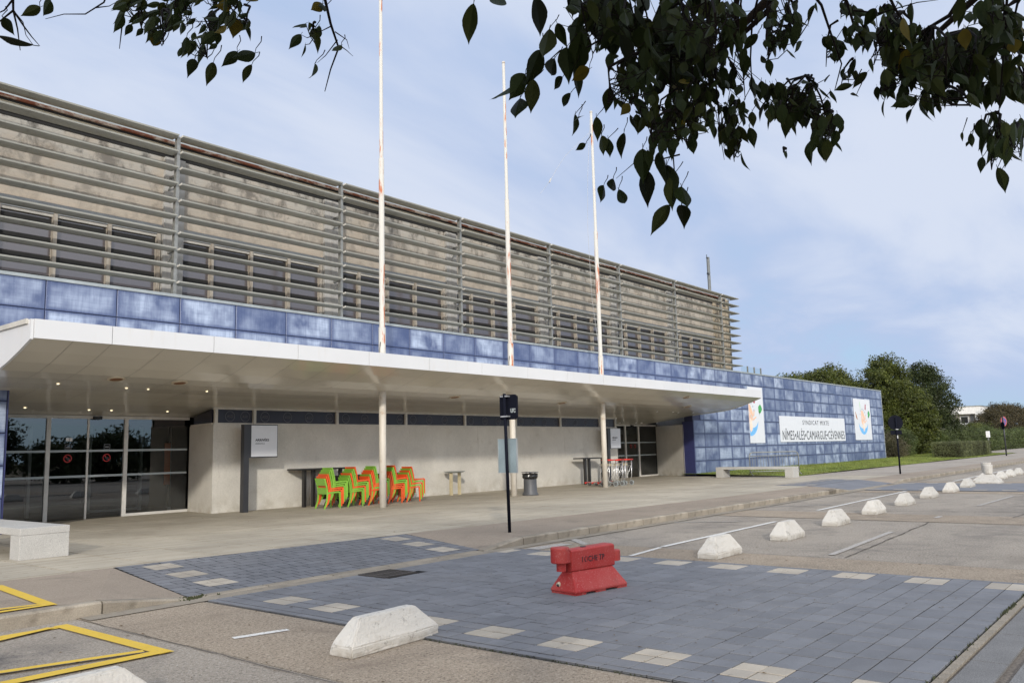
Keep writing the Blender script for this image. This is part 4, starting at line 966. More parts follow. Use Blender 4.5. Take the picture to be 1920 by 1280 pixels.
t = thing('road_sign', 'distant no-parking sign, blue disc with red rim, on a pole far right', 'road sign', (83.7, 13.1, S), R(15))
part('post', MB().tube([(0, 0, 0), (0, 0, 3.4)], .06, 8), 'dark_post', t, True)
part('disc', MB().disc((.25, -.08, 2.98), (-.75, -1, 0), .43, .03, 26), 'sign_red', t); part('blue_face', MB().disc((.235, -.10, 2.98), (-.75, -1, 0), .30, .03, 24), 'sign_blue', t)
o = part('bar', MB().box(-.30, .30, -.004, .004, -.035, .035), 'sign_red', t, loc=(.222, -.117, 2.98)); o.rotation_euler = (0, R(45), -.64)
part('second_disc', MB().disc((-.45, .1, 2.6), (.3, -1, 0), .34, .03, 20), 'sign_back', t)

# ================================================================== STREET FURNITURE
def bench(loc, label):
    t = thing('stone_bench', label, 'bench', loc, 0, 'pale granite benches')
    part('seat', MB().box(0, .73, 0, 3.65, .37, .48), 'bench_granite', t, bevel=.008)
    part('leg', MB().box(.002, .728, .002, .36, 0, .369), 'bench_granite', t, bevel=.008); part('leg', MB().box(.002, .728, 3.29, 3.648, 0, .369), 'bench_granite', t, bevel=.008)
    return t
b = bench((5.22, 14.0, S), 'speckled grey granite bench cut off by the left edge, before the glass doors')
dup(b, (36.4, 13.95, S), 0, 'low granite bench in front of the crowd barrier by the blue wall')
# white parking stops
def stop_mb(L=1.04, Wd=.40, H=.25):
    L2, W2 = L/2, Wd/2; s = .085
    l0 = [(-L2, -W2, 0), (L2, -W2, 0), (L2, W2, 0), (-L2, W2, 0)]
    l1 = [(-L2, -W2, s), (L2, -W2, s), (L2, W2, s), (-L2, W2, s)]
    l2 = [(-L2*.58, -.055, H), (L2*.58, -.055, H), (L2*.58, .055, H), (-L2*.58, .055, H)] if L < 1.0 else [(-L2+.17, -.05, H), (L2-.23, -.05, H), (L2-.23, .05, H), (-L2+.17, .05, H)]
    return MB().loft([l0, l1, l2])
def make_stop(seed, L=1.04, Wd=.42, H=.26):
    bm = bmesh.new(); mb = stop_mb(L, Wd, H); vs = [bm.verts.new(v) for v in mb.v]; [bm.faces.new([vs[i] for i in f]) for f in mb.f]
    bmesh.ops.subdivide_edges(bm, edges=bm.edges[:], cuts=5, use_grid_fill=True)
    bmesh.ops.bevel(bm, geom=[e for e in bm.edges if e.calc_face_angle(0) > .35], offset=.010, segments=2, affect='EDGES')
    rr_ = random.Random(seed)
    for v in bm.verts:
        if v.co.z > .01: v.co += Vector((rr_.gauss(0, .0012), rr_.gauss(0, .0012), rr_.gauss(0, .0012)))
    for k in range(3):   # chipped corners
        c = Vector((rr_.choice((-L/2, L/2)), rr_.choice((-Wd/2, Wd/2)), rr_.uniform(0, .1)))
        for v in bm.verts:
            d = (v.co-c).length
            if d < .06: v.co -= Vector((c.x*.03, c.y*.07, 0))*(1-d/.06)
    me = bpy.data.meshes.new('parking_stop'); bm.to_mesh(me); bm.free(); me.materials.append(M['white_concrete']); return me
stops = [(4.97, 5.50, .04, 'worn white concrete parking stop nearest the camera, left of the red barrier', 1.04), (2.42, 5.55, .02, 'white concrete parking stop cut off at the bottom left corner', 1.04),
 (11.6, 5.66, .0, 'white concrete stop touching the far edge of the blue pavers, dark scar on top', .86), (14.25, 5.68, .01, 'second white concrete stop behind the blue crossing, grey streaked', .86), (17.05, 5.78, .03, 'third white concrete stop behind the crossing, stained brown', .86),
 (20.0, 5.9, 0, 'fourth stop in the row, chipped at its left foot', .88), (22.95, 6.0, .02, 'fifth stop in the row, middle of the curving line', .90), (26.1, 6.15, 0, 'sixth stop in the row, clean white', .88), (29.05, 6.2, 0, 'seventh stop, just before the far crossing', .92), (31.9, 6.28, 0, 'eighth stop, left of the stacked pawn-shaped blocks', .94),
 (38.9, 6.4, 0, 'small distant stop just right of the pawn-shaped blocks', .94), (41.1, 6.42, 0, 'distant stop second from the right edge', .94), (43.5, 6.45, 0, 'rightmost distant stop, cut by the picture edge', .94)]
for i, (x, y, rz, l, L) in enumerate(stops):
    o = link('parking_stop', make_stop(i, L, .27 if i < 2 else .31, .285 if i < 2 else .30), None, (x, y-(.05 if i > 1 else 0), .0)); o.rotation_euler = (0, 0, rz); o['label'] = l; o['category'] = 'parking stop'; o['group'] = 'white concrete stops down the middle of the road'
def pawn(x, y, label, s=1.0):
    t = thing('concrete_bollard', label, 'bollard', (x, y, 0), 0, 'pawn-shaped concrete bollards')
    part('foot', MB().loft([[(-.42*s, -.42*s, 0), (.42*s, -.42*s, 0), (.42*s, .42*s, 0), (-.42*s, .42*s, 0)], [(-.42*s, -.42*s, .05), (.42*s, -.42*s, .05), (.42*s, .42*s, .05), (-.42*s, .42*s, .05)], [(-.11*s, -.11*s, .34), (.11*s, -.11*s, .34), (.11*s, .11*s, .34), (-.11*s, .11*s, .34)]]), 'white_concrete', t, bevel=.015)
    part('drum', MB().tube([(0, 0, .34), (0, 0, .36), (0, 0, .66*s), (0, 0, .68*s)], [.13*s, .15*s, .175*s, .165*s], 16), 'white_concrete', t)
pawn(34.85, 6.1, 'pawn-shaped concrete bollard in front, on the far blue crossing'); pawn(36.6, 6.45, 'taller pawn-shaped concrete bollard half hidden behind its twin', 1.05)

# red plastic barrier
t = thing('plastic_barrier', 'red plastic road barrier with faded stencilled letters on the blue pavers', 'barrier', (8.05, 5.54, .022), R(-9))
Lb = .44
def sect(x, sc_=1): return [(x, -.215, .035), (x, .215, .035), (x, .215, .055), (x, .085, .295), (x, .085, .46), (x, .07, .475), (x, -.07, .475), (x, -.085, .46), (x, -.085, .295), (x, -.215, .055)]
def sloped(x0, x1, xt0, xt1):
    # lower skirt narrows in x too
    lo = [(x0, -.2), (x1, -.2), (x1, .2), (x0, .2)]
    return MB().loft([[(a, b, .02) for a, b in lo], [(a, b, .045) for a, b in lo], [(xt0, -.075, .238), (xt1, -.075, .238), (xt1, .075, .238), (xt0, .075, .238)]])
bd = part('skirt', sloped(-.40, .45, -.325, .35), 'barrier_red', t, bevel=.010)
part('upper_beam', MB().loft([[(-.335, -.077, .237), (.38, -.077, .237), (.38, .077, .237), (-.335, .077, .237)], [(-.335, -.085, .255), (.38, -.085, .255), (.38, .085, .255), (-.335, .085, .255)], [(-.335, -.085, .46), (.38, -.085, .475), (.38, .085, .475), (-.335, .085, .46)], [(-.32, -.06, .475), (.36, -.06, .49), (.36, .06, .49), (-.32, .06, .475)]]), 'barrier_red', t, bevel=.008)
part('coupling_drum', MB().tube([(-.43, 0, .34), (-.43, 0, .35), (-.43, 0, .495), (-.43, 0, .51)], [.098, .105, .105, .098], 24).box(-.43, -.33, -.075, .075, .345, .45), 'barrier_red', t)
part('coupling_pin', MB().tube([(-.415, 0, .25), (-.415, 0, .34)], .055, 18), 'barrier_red', t)
part('coupling_socket', MB().tube([(.43, 0, .285), (.43, 0, .395), (.43, 0, .405)], [.095, .095, .088], 20).tube([(.43, 0, .4051), (.43, 0, .407)], .05, 14).box(.355, .43, -.08, .08, .285, .40), 'barrier_red', t)
part('filler_dimple', MB().tube([(-.06, 0, .4825), (-.06, 0, .4875)], .035, 14), 'print_dark', t)
for a in (-.30, .02, .38): part('foot', MB().box(a-.09, a+.07, -.19, .19, 0, .02), 'barrier_red', t)
part('drain_plug', MB().tube([(-.392, .085, .085), (-.362, .085, .095)], .030, 14), 'cream_ring', t); part('plug_hole', MB().tube([(-.397, .085, .084), (-.392, .085, .0865)], .016, 12), 'print_dark', t)
a = Mat('stencil_ink', (.03, .015, .02), .6); a.over(a.noise(26, .52, .60, 4, .7), (.34, .017, .016)); M['stencil_ink'] = a.m
part('stencil_lettering', fit(text_mb('LOCHE TP', .08, .8, 1.1, bold=.002), -.17, .20, .325, .39), 'stencil_ink', t, loc=(0, -.0868, 0))

# chairs ---------------------------------------------------------------
def chair_parts(colr, label, loc):
    t = thing('stacking_chair', label, 'chair', loc, 0, 'green and orange chairs stacked along the wall')
    m_ = 'chair_'+colr; w = .25
    for s in (-1, 1):
        y = s*w
        pts = [(-.02, .0), (.055, .22), (.07, .42), (.045, .60), (-.02, .84)]
        mb = MB()
        lo = [[(x-.018, y-.012, z), (x+.022, y-.012, z), (x+.022, y+.012, z), (x-.018, y+.012, z)] for x, z in pts]; mb.loft(lo); part('rear_leg', mb, m_, t)
        part('front_leg', MB().hexa([(.46, y-.012, 0), (.495, y-.012, 0), (.495, y+.012, 0), (.46, y+.012, 0)], [(.44, y-.012, .45), (.49, y-.012, .45), (.49, y+.012, .45), (.44, y+.012, .45)]), m_, t)
    part('seat', MB().hexa([(.06, -w+.012, .415), (.49, -w+.012, .435), (.49, w-.012, .435), (.06, w-.012, .415)], [(.06, -w+.012, .435), (.49, -w+.012, .455), (.49, w-.012, .455), (.06, w-.012, .435)]), m_, t)
    part('side_rail', MB().hexa([(.06, -w-.011, .41), (.45, -w-.011, .43), (.45, -w+.011, .43), (.06, -w+.011, .41)], [(.06, -w-.011, .45), (.45, -w-.011, .47), (.45, -w+.011, .47), (.06, -w+.011, .45)]), m_, t)
    part('backrest', MB().hexa([(.02, -w+.012, .64), (.038, -w+.012, .64), (.038, w-.012, .64), (.02, w-.012, .64)], [(-.028, -w+.012, .84), (-.01, -w+.012, .84), (-.01, w-.012, .84), (-.028, w-.012, .84)]), m_, t)
    part('lumbar_rail', MB().hexa([(.055, -w+.012, .40), (.073, -w+.012, .40), (.073, w-.012, .40), (.055, w-.012, .40)], [(.03, -w+.012, .58), (.048, -w+.012, .58), (.048, w-.012, .58), (.03, w-.012, .58)]), m_, t)
    return t
protos = {}
stacks = [(14.86, 'GOOGGG', 'left end stack'), (15.68, 'GGOGGO', 'second stack from the left'), (16.45, 'OGOOGG', 'third stack, left of the white column'), (17.22, 'OOOGGO', 'fourth stack, right of the white column'), (17.98, 'OGOGO', 'last stack on the right')]
ordn = ['bottom', 'second from bottom', 'third from bottom', 'fourth from bottom', 'fifth from bottom', 'topmost']
for x, seq, where in stacks:
    for k, c in enumerate(seq):
        cn = 'green' if c == 'G' else 'orange'
        pos = 'topmost' if k == len(seq)-1 else ordn[k]
        lab = '%s stacking chair, %s of the %s' % ('lime green' if c == 'G' else 'bright orange', pos, where)
        loc = (x+.052*k, 19.17+random.uniform(-.006, .006), S+.058*k)
        if c not in protos: protos[c] = chair_parts(cn, lab, loc); o = protos[c]
        else: o = dup(protos[c], loc, None, lab)
        o.rotation_euler = (0, 0, R(-8)+random.uniform(-.01, .01))
# folded black bistro tables behind the chairs
def folded(loc, label, rz=0):
    t = thing('folding_table', label, 'table', loc, rz, 'black tables tipped up behind the chairs')
    part('rim', MB().box(-.35, .35, 0, .03, .22, .26).box(-.35, .35, 0, .03, .84, .88).box(-.35, -.31, 0, .03, .26, .84).box(.31, .35, 0, .03, .26, .84), 'black_plastic', t)
    for k in range(6): part('slat', MB().box(-.30+k*.102, -.21+k*.102, .004, .024, .26, .84), 'black_plastic', t)
    part('stem', MB().tube([(0, .07, .1), (0, .07, .6)], .025, 8), 'black_plastic', t)
    for s in (-1, 1): part('curved_foot', MB().tube([(s*.02, .05, .2), (s*.15, -.02, .2), (s*.28, -.08, .12), (s*.34, -.1, .02)], .025, 6), 'black_plastic', t)
    return t
f0 = folded((15.75, 19.8, S), 'black slatted table tipped up behind the two leftmost chair stacks')
for x, l in ((16.6, 'black slatted table tipped up between the second and third stacks'), (17.45, 'black slatted table tipped up behind the white column'), (18.3, 'black slatted table tipped up behind the rightmost stack')): dup(f0, (x, 19.8, S), random.uniform(-.05, .05), l)
# high tables
def high_table(x, y, L, label):
    t = thing('high_table', label, 'table', (x, y, S), 0, 'tall dark standing tables against the wall')
    part('tabletop', MB().box(0, L, 0, .55, 1.06, 1.11), 'table_dark', t, bevel=.006)
    for a in (.30, .62, L-.12): part('leg', MB().box(a, a+.09, .15, .25, 0, 1.06), 'table_dark', t)
    return t
ht = high_table(14.80, 20.1, 1.75, 'tall dark standing table behind the leftmost green chairs')
dup(ht, (28.95, 19.9, S), 0, 'tall dark standing table behind the luggage trolleys')
# ashtray stand
t = thing('ashtray_stand', 'cream metal ashtray stand against the beige wall, between chairs and bin', 'ashtray', (21.3, 20.25, S))
part('tray', MB().tube([(.18, 0, .76), (.18, 0, .80), (.18, 0, .82)], [.2, .36, .37], 20), 'coping', t)
for a in (0, .42): part('leg', MB().box(a-.05, a+.04, -.04, .04, 0, .76), 'cream_metal', t)
# bin
t = thing('litter_bin', 'grey round litter bin with a black bag over its rim beside the middle flagpole', 'litter bin', (22.05, 17.35, S))
part('body', MB().tube([(0, 0, 0), (0, 0, .04), (0, 0, .12), (0, 0, .62), (0, 0, .66)], [.27, .265, .225, .215, .225], 28), 'bin_grey', t, True)
mb = MB(); loops = []
for k, (z, r) in enumerate(((.54, .235), (.60, .26), (.66, .25), (.72, .265))):
    loops.append([(math.cos(2*math.pi*i/30)*(r+random.uniform(-.012, .014)), math.sin(2*math.pi*i/30)*(r+random.uniform(-.012, .014)), z+random.uniform(-.015, .015)) for i in range(30)])
part('bag', mb.loft(loops, False), 'bag_black', t); part('lid', MB().tube([(0, 0, .745), (0, 0, .765)], [.29, .28], 28), 'bin_grey', t); part('lid_post', MB().tube([(0, 0, .6), (0, 0, .75)], .03, 8), 'bin_grey', t)
# luggage trolleys
def trolley(loc, label, rz):
    t = thing('luggage_trolley', label, 'trolley', loc, rz, 'luggage trolleys by the right entrance')
    for s in (-1, 1):
        x = s*.24
        part('side_frame', MB().tube([(x, 0, 1.0), (x, .02, .4), (x, .06, .24), (x, .12, .12), (x*.6, .85, .12)], .016, 6), 'chrome', t, True)
        part('stay', MB().tube([(x, .0, .86), (x*.8, .22, .3), (x*.8, .3, .13)], .011, 5), 'chrome', t, True)
        w = part('rear_wheel', MB().tube([(x*1.08-.02, .04, .1), (x*1.08+.02, .04, .1)], .1, 18), 'coping', t); part('hub', MB().tube([(x*1.08-.024, .04, .1), (x*1.08+.024, .04, .1)], .068, 14), 'rubber', w)
    part('handle', MB().tube([(-.33, -.01, 1.02), (.33, -.01, 1.02)], .026, 10), 'trolley_red', t, True)
    bk = MB()
    for z in (.88, .78, .72): bk.tube([(-.24, .0, z), (-.24, .16, z), (.24, .16, z), (.24, 0, z)], .006, 5)
    for k in range(7): bk.tube([(-.24+k*.08, .16, .88), (-.24+k*.08, .16, .72)], .004, 4)
    part('basket', bk, 'chrome', t); part('basket_card', MB().box(-.16, .16, .165, .17, .78, .87), 'cream_metal', t)
    bs = MB()
    for k in range(5): bs.tube([(-.18+k*.09, .12, .14), (-.12+k*.06, .86, .14)], .008, 5)
    part('platform', bs, 'chrome', t); part('front_bumper', MB().box(-.2, .2, .86, .90, .10, .16), 'trolley_red', t); part('front_wheel', MB().tube([(-.02, .8, .06), (.02, .8, .06)], .06, 14), 'rubber', t)
    return t
t0 = trolley((28.15, 17.68, S), 'front left luggage trolley with a red handle, beside the right flagpole', .05)
for loc, l in (((28.2, 18.02, S), 'second luggage trolley nested behind the front left one'), ((28.25, 18.36, S), 'rear luggage trolley nested in the left row'), ((29.0, 17.78, S), 'right-hand luggage trolley nearest the glass doors'), ((28.98, 18.12, S), 'luggage trolley nested behind the right-hand one')): dup(t0, loc, random.uniform(-.05, .08), l)
# crowd barriers
def crowd(loc, rz, label, L=2.2):
    t = thing('crowd_barrier', label, 'barrier', loc, rz, 'galvanised crowd barriers')
    part('frame', MB().tube([(.0, 0, .18), (0, 0, .95), (.06, 0, 1.06), (.15, 0, 1.1), (L-.15, 0, 1.1), (L-.06, 0, 1.06), (L, 0, .95), (L, 0, .18)], .027, 8).tube([(0, 0, .2), (L, 0, .2)], .022, 6).tube([(0, 0, .93), (L, 0, .93)], .018, 6), 'galvanised', t, True)
    for k in range(1, 18): part('bar', MB().tube([(L*k/18, 0, .2), (L*k/18, 0, .93)], .010, 5), 'galvanised', t)
    for x in (0.02, L-.02): part('foot', MB().tube([(x, -.28, .02), (x, -.1, .1), (x, 0, .22), (x, .1, .1), (x, .28, .02)], .018, 6), 'galvanised', t, True)
    return t
c0 = crowd((37.75, 16.5, S+.02), math.atan2(-1.64, 1.92), 'galvanised crowd barrier standing behind the far granite bench', 2.5)
dup(c0, (100.0, 13.6, S), R(-10), 'distant crowd barrier at the right edge before the hedges')

# ================================================================== VEGETATION
def foliage(name, pts, size, mat, parent=None, kind=None, tri=False, flat_=0.0, seed=1):
    rg = np.random.default_rng(seed); pts = np.asarray(pts); n = len(pts)
    d1 = rg.normal(size=(n, 3)); d1 /= np.linalg.norm(d1, axis=1)[:, None]
    d2 = np.cross(d1, rg.normal(size=(n, 3))); d2 /= np.linalg.norm(d2, axis=1)[:, None]
    s = (size*(.46 if kind is None else 1)*(.55+.9*rg.random(n)))[:, None]
    v = np.empty((n, 4, 3)); v[:, 0] = pts-d1*s; v[:, 1] = pts+d2*s*.42; v[:, 2] = pts+d1*s; v[:, 3] = pts-d2*s*.42
    o = link(name, np_mesh(name, v, mat, 4), parent)
    if kind: o['kind'] = kind
    return o
def clumpy(blobs, n_clump, per_, clump_r, seed, shell=.55, cs=1.0):
    per = int(per_*3.4); rg = np.random.default_rng(seed); vol = np.array([b[3]*b[4]*b[5] for b in blobs])**(2/3); pr = vol/vol.sum(); out = []
    for i in rg.choice(len(blobs), n_clump, p=pr):
        b = blobs[i]; d = rg.normal(size=3); d /= np.linalg.norm(d); r = shell+(1-shell)*rg.random()**.6
        c = np.array(b[:3])+d*np.array(b[3:6])*r*1.0
        cr = clump_r*(.5+rg.random())
        q = rg.normal(size=(per, 3)); q *= (cr*rg.random((per, 1))**.4/np.linalg.norm(q, axis=1)[:, None]); q[:, 2] *= .7
        out.append(c+q)
    return np.concatenate(out)
def conifer(label, x, y, z0, blobs, n=380, per=26, cr=.55, leaf=.17, mat='pine_needles', seed=1, trunk_r=.18, group='pine trees beyond the blue wall'):
    t = thing('pine_tree', label, 'tree', (x, y, z0), 0, group)
    top = max(b[2] for b in blobs)
    rr_ = random.Random(seed)
    tp = [(0, 0, -.2), (.1, 0, top*.35), (-.05, .1, top*.7), (0, 0, top)]
    mb = MB().tube(tp, [trunk_r, trunk_r*.8, trunk_r*.5, trunk_r*.2], 8)
    for b in blobs:
        z = max(.6, b[2]-b[5]*.6); mb.tube([(0, 0, z*.7), (b[0]*.5, b[1]*.5, z*.9), (b[0], b[1], b[2])], [trunk_r*.45, trunk_r*.3, trunk_r*.1], 6)
    part('trunk', mb, 'bark', t, True)
    foliage('crown', clumpy(blobs, n, per, cr, seed), leaf, mat, t, seed=seed)
    return t
def at(px, py, Y):
    d = ray(px, py); k = Y/d.y; return (d.x*k, Y, 1.6+d.z*k)
def tree_px(label, cxp, ztop_px, Y, widths, seed, mat, n, lf=.2, cr=.7):
    # tree described by ellipsoid lobes given in metres around its own trunk
    x = at(cxp, 850, Y)[0]; return conifer(label, x, Y, 0, widths, n, 26, cr, lf, mat, seed, .25)
# large pine group (distance about 95-115 m)
tree_px('large dark bushy pine, the tallest, right of the blue wall', 1745, 0, 23.5, [(0, 0, 3.2, 3.4, 3, 2.6), (-2.5, 1, 5.5, 3.0, 2.6, 2.4), (1.5, -.5, 5.6, 2.6, 2.4, 2.2), (-.8, 0, 7.6, 2.8, 2.4, 2.2), (1.5, 0, 8.0, 1.8, 1.8, 1.6), (4.2, -.5, 3.0, 2.6, 2.2, 1.7), (-1.5, 0, 9.2, 1.4, 1.4, 1.2)], 11, 'pine_needles_dark', 620, .24, .8)
tree_px('broad olive green pine standing just behind the end of the blue wall', 1668, 0, 23.6, [(0, 0, 3.4, 3.2, 3, 3.0), (-1, .5, 6.4, 2.8, 2.4, 2.2), (1.5, 0, 7.2, 2.0, 2, 2.0), (.8, 0, 8.6, 1.9, 1.6, 1.4), (3.2, -.8, 4.0, 2.2, 2, 2.2)], 12, 'pine_needles', 620, .24, .8)
tree_px('sunlit lower pine in front of the two tallest ones', 1722, 0, 21.6, [(0, 0, 2.6, 3.0, 2, 2.2), (-1.5, 0, 4.6, 2.0, 1.8, 1.7), (2.0, 0, 4.0, 2.4, 1.6, 1.5), (.3, 0, 5.6, 1.5, 1.4, 1.2)], 13, 'pine_needles', 460, .22, .65)
tree_px('pine whose top shows above the blue wall, left of the biggest pines', 1565, 0, 27, [(0, 0, 4, 4.0, 3, 3.2), (-2, 0, 6.5, 2.4, 2, 1.8), (1.8, 0, 6.9, 2.2, 2, 1.7), (0, 0, 7.6, 1.6, 1.5, 1.4)], 14, 'pine_needles', 460, .24, .7)
tree_px('leftmost low pine top peeping over the blue wall by the terrace', 1500, 0, 29, [(0, 0, 4.5, 3.8, 3, 2.6), (-2, 0, 6.4, 2.0, 2, 1.5), (1.5, 0, 6.8, 2.0, 2, 1.4)], 15, 'pine_needles', 400, .24, .7)
def shrub(label, cat, x, y, z, blobs, n, leaf, mat, seed, cr=.35, name='shrub', group=None):
    t = thing(name, label, cat, (x, y, z), 0, group)
    mb = MB()
    for b in blobs[:6]: mb.tube([(b[0]*.4, b[1]*.4, -.1), (b[0], b[1], b[2])], [.05, .015], 5)
    part('stems', mb, 'bark', t); foliage('leaves', clumpy(blobs, n, 22, cr, seed, .7), leaf, mat, t, seed=seed); return t
# clipped box hedge
def hedge(label, x0, x1, y0, y1, h, z, n, mat, seed, leaf=.07):
    t = thing('clipped_hedge', label, 'hedge', (x0, y0, z)); rg = np.random.default_rng(seed)
    L, D = x1-x0, y1-y0
    part('stems', MB().box(.15, L-.15, .15, D-.15, 0, h-.15), 'bark', t)
    f = rg.random(n); P = np.empty((n, 3)); u = rg.random(n); v = rg.random(n); w = rg.normal(0, .03, n)
    P[:, 0] = u*L; P[:, 1] = v*D; P[:, 2] = h+w
    m1 = f < .42; P[m1, 1] = w[m1]; P[m1, 2] = v[m1]*h
    m2 = (f > .42) & (f < .6); P[m2, 0] = w[m2]; P[m2, 1] = u[m2]*D; P[m2, 2] = v[m2]*h
    m3 = (f > .6) & (f < .68); P[m3, 0] = L+w[m3]; P[m3, 1] = u[m3]*D; P[m3, 2] = v[m3]*h
    foliage('leaves', P, leaf, mat, t, seed=seed); return t
hedge('low flat-topped clipped hedge at the far end of the lawn', 76.5, 89.5, 15.2, 17.4, 1.25, S+.05, 22000, 'hedge_leaves', 21, .085)
shrub('rounded dry brownish shrub at the end of the blue wall', 'shrub', 75.5, 20.3, .2, [(0, 0, .9, 1.4, 1.2, 1.1), (1, .4, 1.2, 1.1, 1, 1.0)], 190, .10, 'dry_shrub_leaves', 22, .4)
shrub('taller grey-green shrub between the dry shrub and the pines', 'shrub', 80.5, 20.9, .2, [(0, 0, 1.3, 2.0, 1.4, 1.3), (1.8, .4, 1.2, 1.6, 1.2, 1.3)], 260, .12, 'shrub_leaves', 23, .45)
shrub('long dark green hedge mass under the pines', 'shrub', 92, 23.5, .2, [(0, 0, 1.2, 4, 1.5, 1.5), (5, 0, 1.3, 4, 1.5, 1.6), (10, .5, 1.2, 4, 1.6, 1.6)], 420, .16, 'shrub_leaves', 24, .55)
shrub('olive mounded shrubs right of the clipped hedge', 'shrub', 103, 21.0, .2, [(-6, 0, 1.0, 3.2, 1.4, 1.4), (0, 0, 1.1, 3, 1.4, 1.4), (5, 0, 1.2, 3.6, 1.5, 1.5), (11, 0, 1.2, 4, 1.5, 1.5), (18, 0, 1.3, 4.5, 1.5, 1.6)], 560, .17, 'shrub_leaves', 25, .55)
shrub('green hedge running to the right edge', 'shrub', 128, 22.3, .2, [(-6, 0, 1.2, 5, 1.6, 1.5), (0, 0, 1.2, 5, 1.6, 1.6), (7, 0, 1.2, 5, 1.6, 1.6), (15, 0, 1.2, 6, 1.8, 1.6), (24, 0, 1.3, 7, 1.8, 1.7), (36, 0, 1.3, 8, 1.8, 1.7)], 620, .19, 'shrub_leaves', 26, .65)
shrub('bright green rounded bush before the white annex', 'shrub', 137, 25, .2, [(-2, 0, 1.6, 4, 2, 2.0), (3, 0, 1.9, 3.6, 2, 2.0), (-8, 0, 1.2, 5, 2, 1.7)], 420, .18, 'pine_needles', 27, .6)
shrub('big dark reddish bush at the right edge of the picture', 'shrub', 164, 26.5, .2, [(-4, 0, 3.2, 5, 3, 3.2), (3, 0, 4.0, 5.5, 3, 3.6), (10, 0, 4.4, 6, 3, 3.4), (18, 0, 4.2, 7, 3, 3.4)], 900, .24, 'red_shrub_leaves', 28, .8)
# small grey box among the hedges
t = thing('utility_box', 'tiny pale utility box poking out of the hedges', 'box', (105.5, 18.0, .2)); part('case', MB().box(0, .6, 0, .3, 1.6, 2.3), 'sign_white', t); part('leg', MB().box(.2, .4, .1, .2, 0, 1.6), 'galvanised', t)
# low white annex
t = thing('annex_building', 'low white flat-roofed building with one dark window behind the bushes', 'building', (0, 0, 0))
part('wall', MB().box(171.2, 200, 31.2, 60, 0, 6.25), 'annex_wall', t)
part('roof_band', MB().box(170, 201, 30, 61, 6.25, 7.6), 'annex_white', t)
part('roof_edge', MB().box(169.85, 201.2, 29.85, 61.2, 7.6, 7.72), 'coping', t)
part('corner_column', MB().box(169.95, 170.9, 29.95, 30.9, 0, 6.24), 'annex_white', t)
part('panel_joint', MB().box(171.15, 171.2, 31.35, 31.95, .2, 6.2), 'interior_grey', t)
fr_ = part('window', MB().box(171.1, 171.19, 32.15, 33.65, 4.4, 5.95), 'annex_white', t); part('pane', MB().box(171.05, 171.1, 32.35, 33.45, 4.65, 5.75), 'black_gap', fr_)
part('rooftop_unit', MB().box(173, 176, 37, 41, 7.72, 8.3), 'annex_white', t)
# trees across the car park (seen mirrored in the glass)
rq = random.Random(9)
for i in range(14):
    x = -12+i*5.0+rq.uniform(-.8, .8); h = rq.choice((3.4, 4.0, 4.5, 7.5, 5.2))
    conifer('dark pine across the car park, seen only mirrored in the entrance glass', x, -25+rq.uniform(-2, 2), 0, [(0, 0, h*.42, 3.0, 2.6, h*.36), (.6, 0, h*.75, 1.9, 1.8, h*.25), (-1.4, .5, h*.6, 1.8, 1.6, h*.22)], 110, 18, .9, .38, 'pine_needles_dark', 40+i, .2, 'pines across the car park')
# ================================================================== OVERHANGING TREE
ot = thing('overhanging_tree', 'tree whose dark leafy branches hang into the top of the picture', 'tree', (-1.6, -2.2, 0))
OL = Vector((-1.6, -2.2, 0))
part('trunk', MB().tube([(0, 0, -.1), (.05, .05, 1.2), (.2, .15, 2.6), (.4, .5, 3.8), (.6, 1.0, 5.0)], [.24, .2, .18, .15, .1], 14), 'bark', ot, True)
def at_d(px, py, d):
    r = ray(px, py).normalized(); return CAM+r*d-OL
limbs = {'right': [(0.25, .25, 2.9), at_d(2300, -500, 3.0), at_d(2000, -160, 3.1), at_d(1760, 60, 3.1)], 'mid': [(0.3, .3, 3.2), at_d(1700, -600, 2.7), at_d(1480, -40, 2.8), at_d(1330, 110, 2.8)], 'left': [(.3, .4, 3.4), at_d(500, -700, 2.9), at_d(350, -250, 2.9), at_d(300, -40, 2.9)]}
for k, pts in limbs.items(): part('limb', MB().tube(pts, [.08, .04, .017, .008], 8), 'bark', ot, True)
def leaf_mb(fold=.35, curl=.12, wd=.30):
    # ovate leaf, serrated margin, long drip tip; unit length along -z
    prof_ = [(0, .0), (.04, .09), (.09, .17), (.15, .20), (.21, .265), (.27, .26), (.33, .31), (.39, .285), (.45, .30), (.51, .255), (.57, .25), (.63, .195), (.69, .18), (.75, .125), (.81, .10), (.87, .05), (.93, .028), (1.0, 0.0)]
    mb = MB(); mid = []; L_ = []; R_ = []
    for i, (t, w) in enumerate(prof_):
        z = -t; y = curl*math.sin(t*2.2); w2 = w*(wd/.30)*(1+ (.07 if i % 2 else -.05))
        mid.append((0, y, z)); L_.append((-w2, y+fold*w2, z+.02)); R_.append((w2, y+fold*w2, z+.02))
    n_ = len(prof_); vs = mid+L_+R_; fs = []
    for i in range(n_-1): fs.append((i, i+1, n_+i+1, n_+i)); fs.append((i+1, i, 2*n_+i, 2*n_+i+1))
    mb.add(vs, fs); mb.tube([(0, 0, .16), (0, 0, 0)], .012, 3); return mb
lv_mesh = []
for k in range(7):
    mb = leaf_mb(random.uniform(.1, .5), random.uniform(-.15, .35), random.uniform(.20, .29))
    for mt in ('elm_leaf', 'elm_leaf', 'elm_leaf', 'elm_leaf_olive'): lv_mesh.append((mb, mb.mesh('leaf', mt), mt))
yl = leaf_mb(.1, .1, .36); yme = yl.mesh('leaf', 'elm_leaf_yellow')
leaves = []   # (pos, length, rotation matrix, mesh idx, yellow)
twigs = MB()
rl_ = random.Random(5)
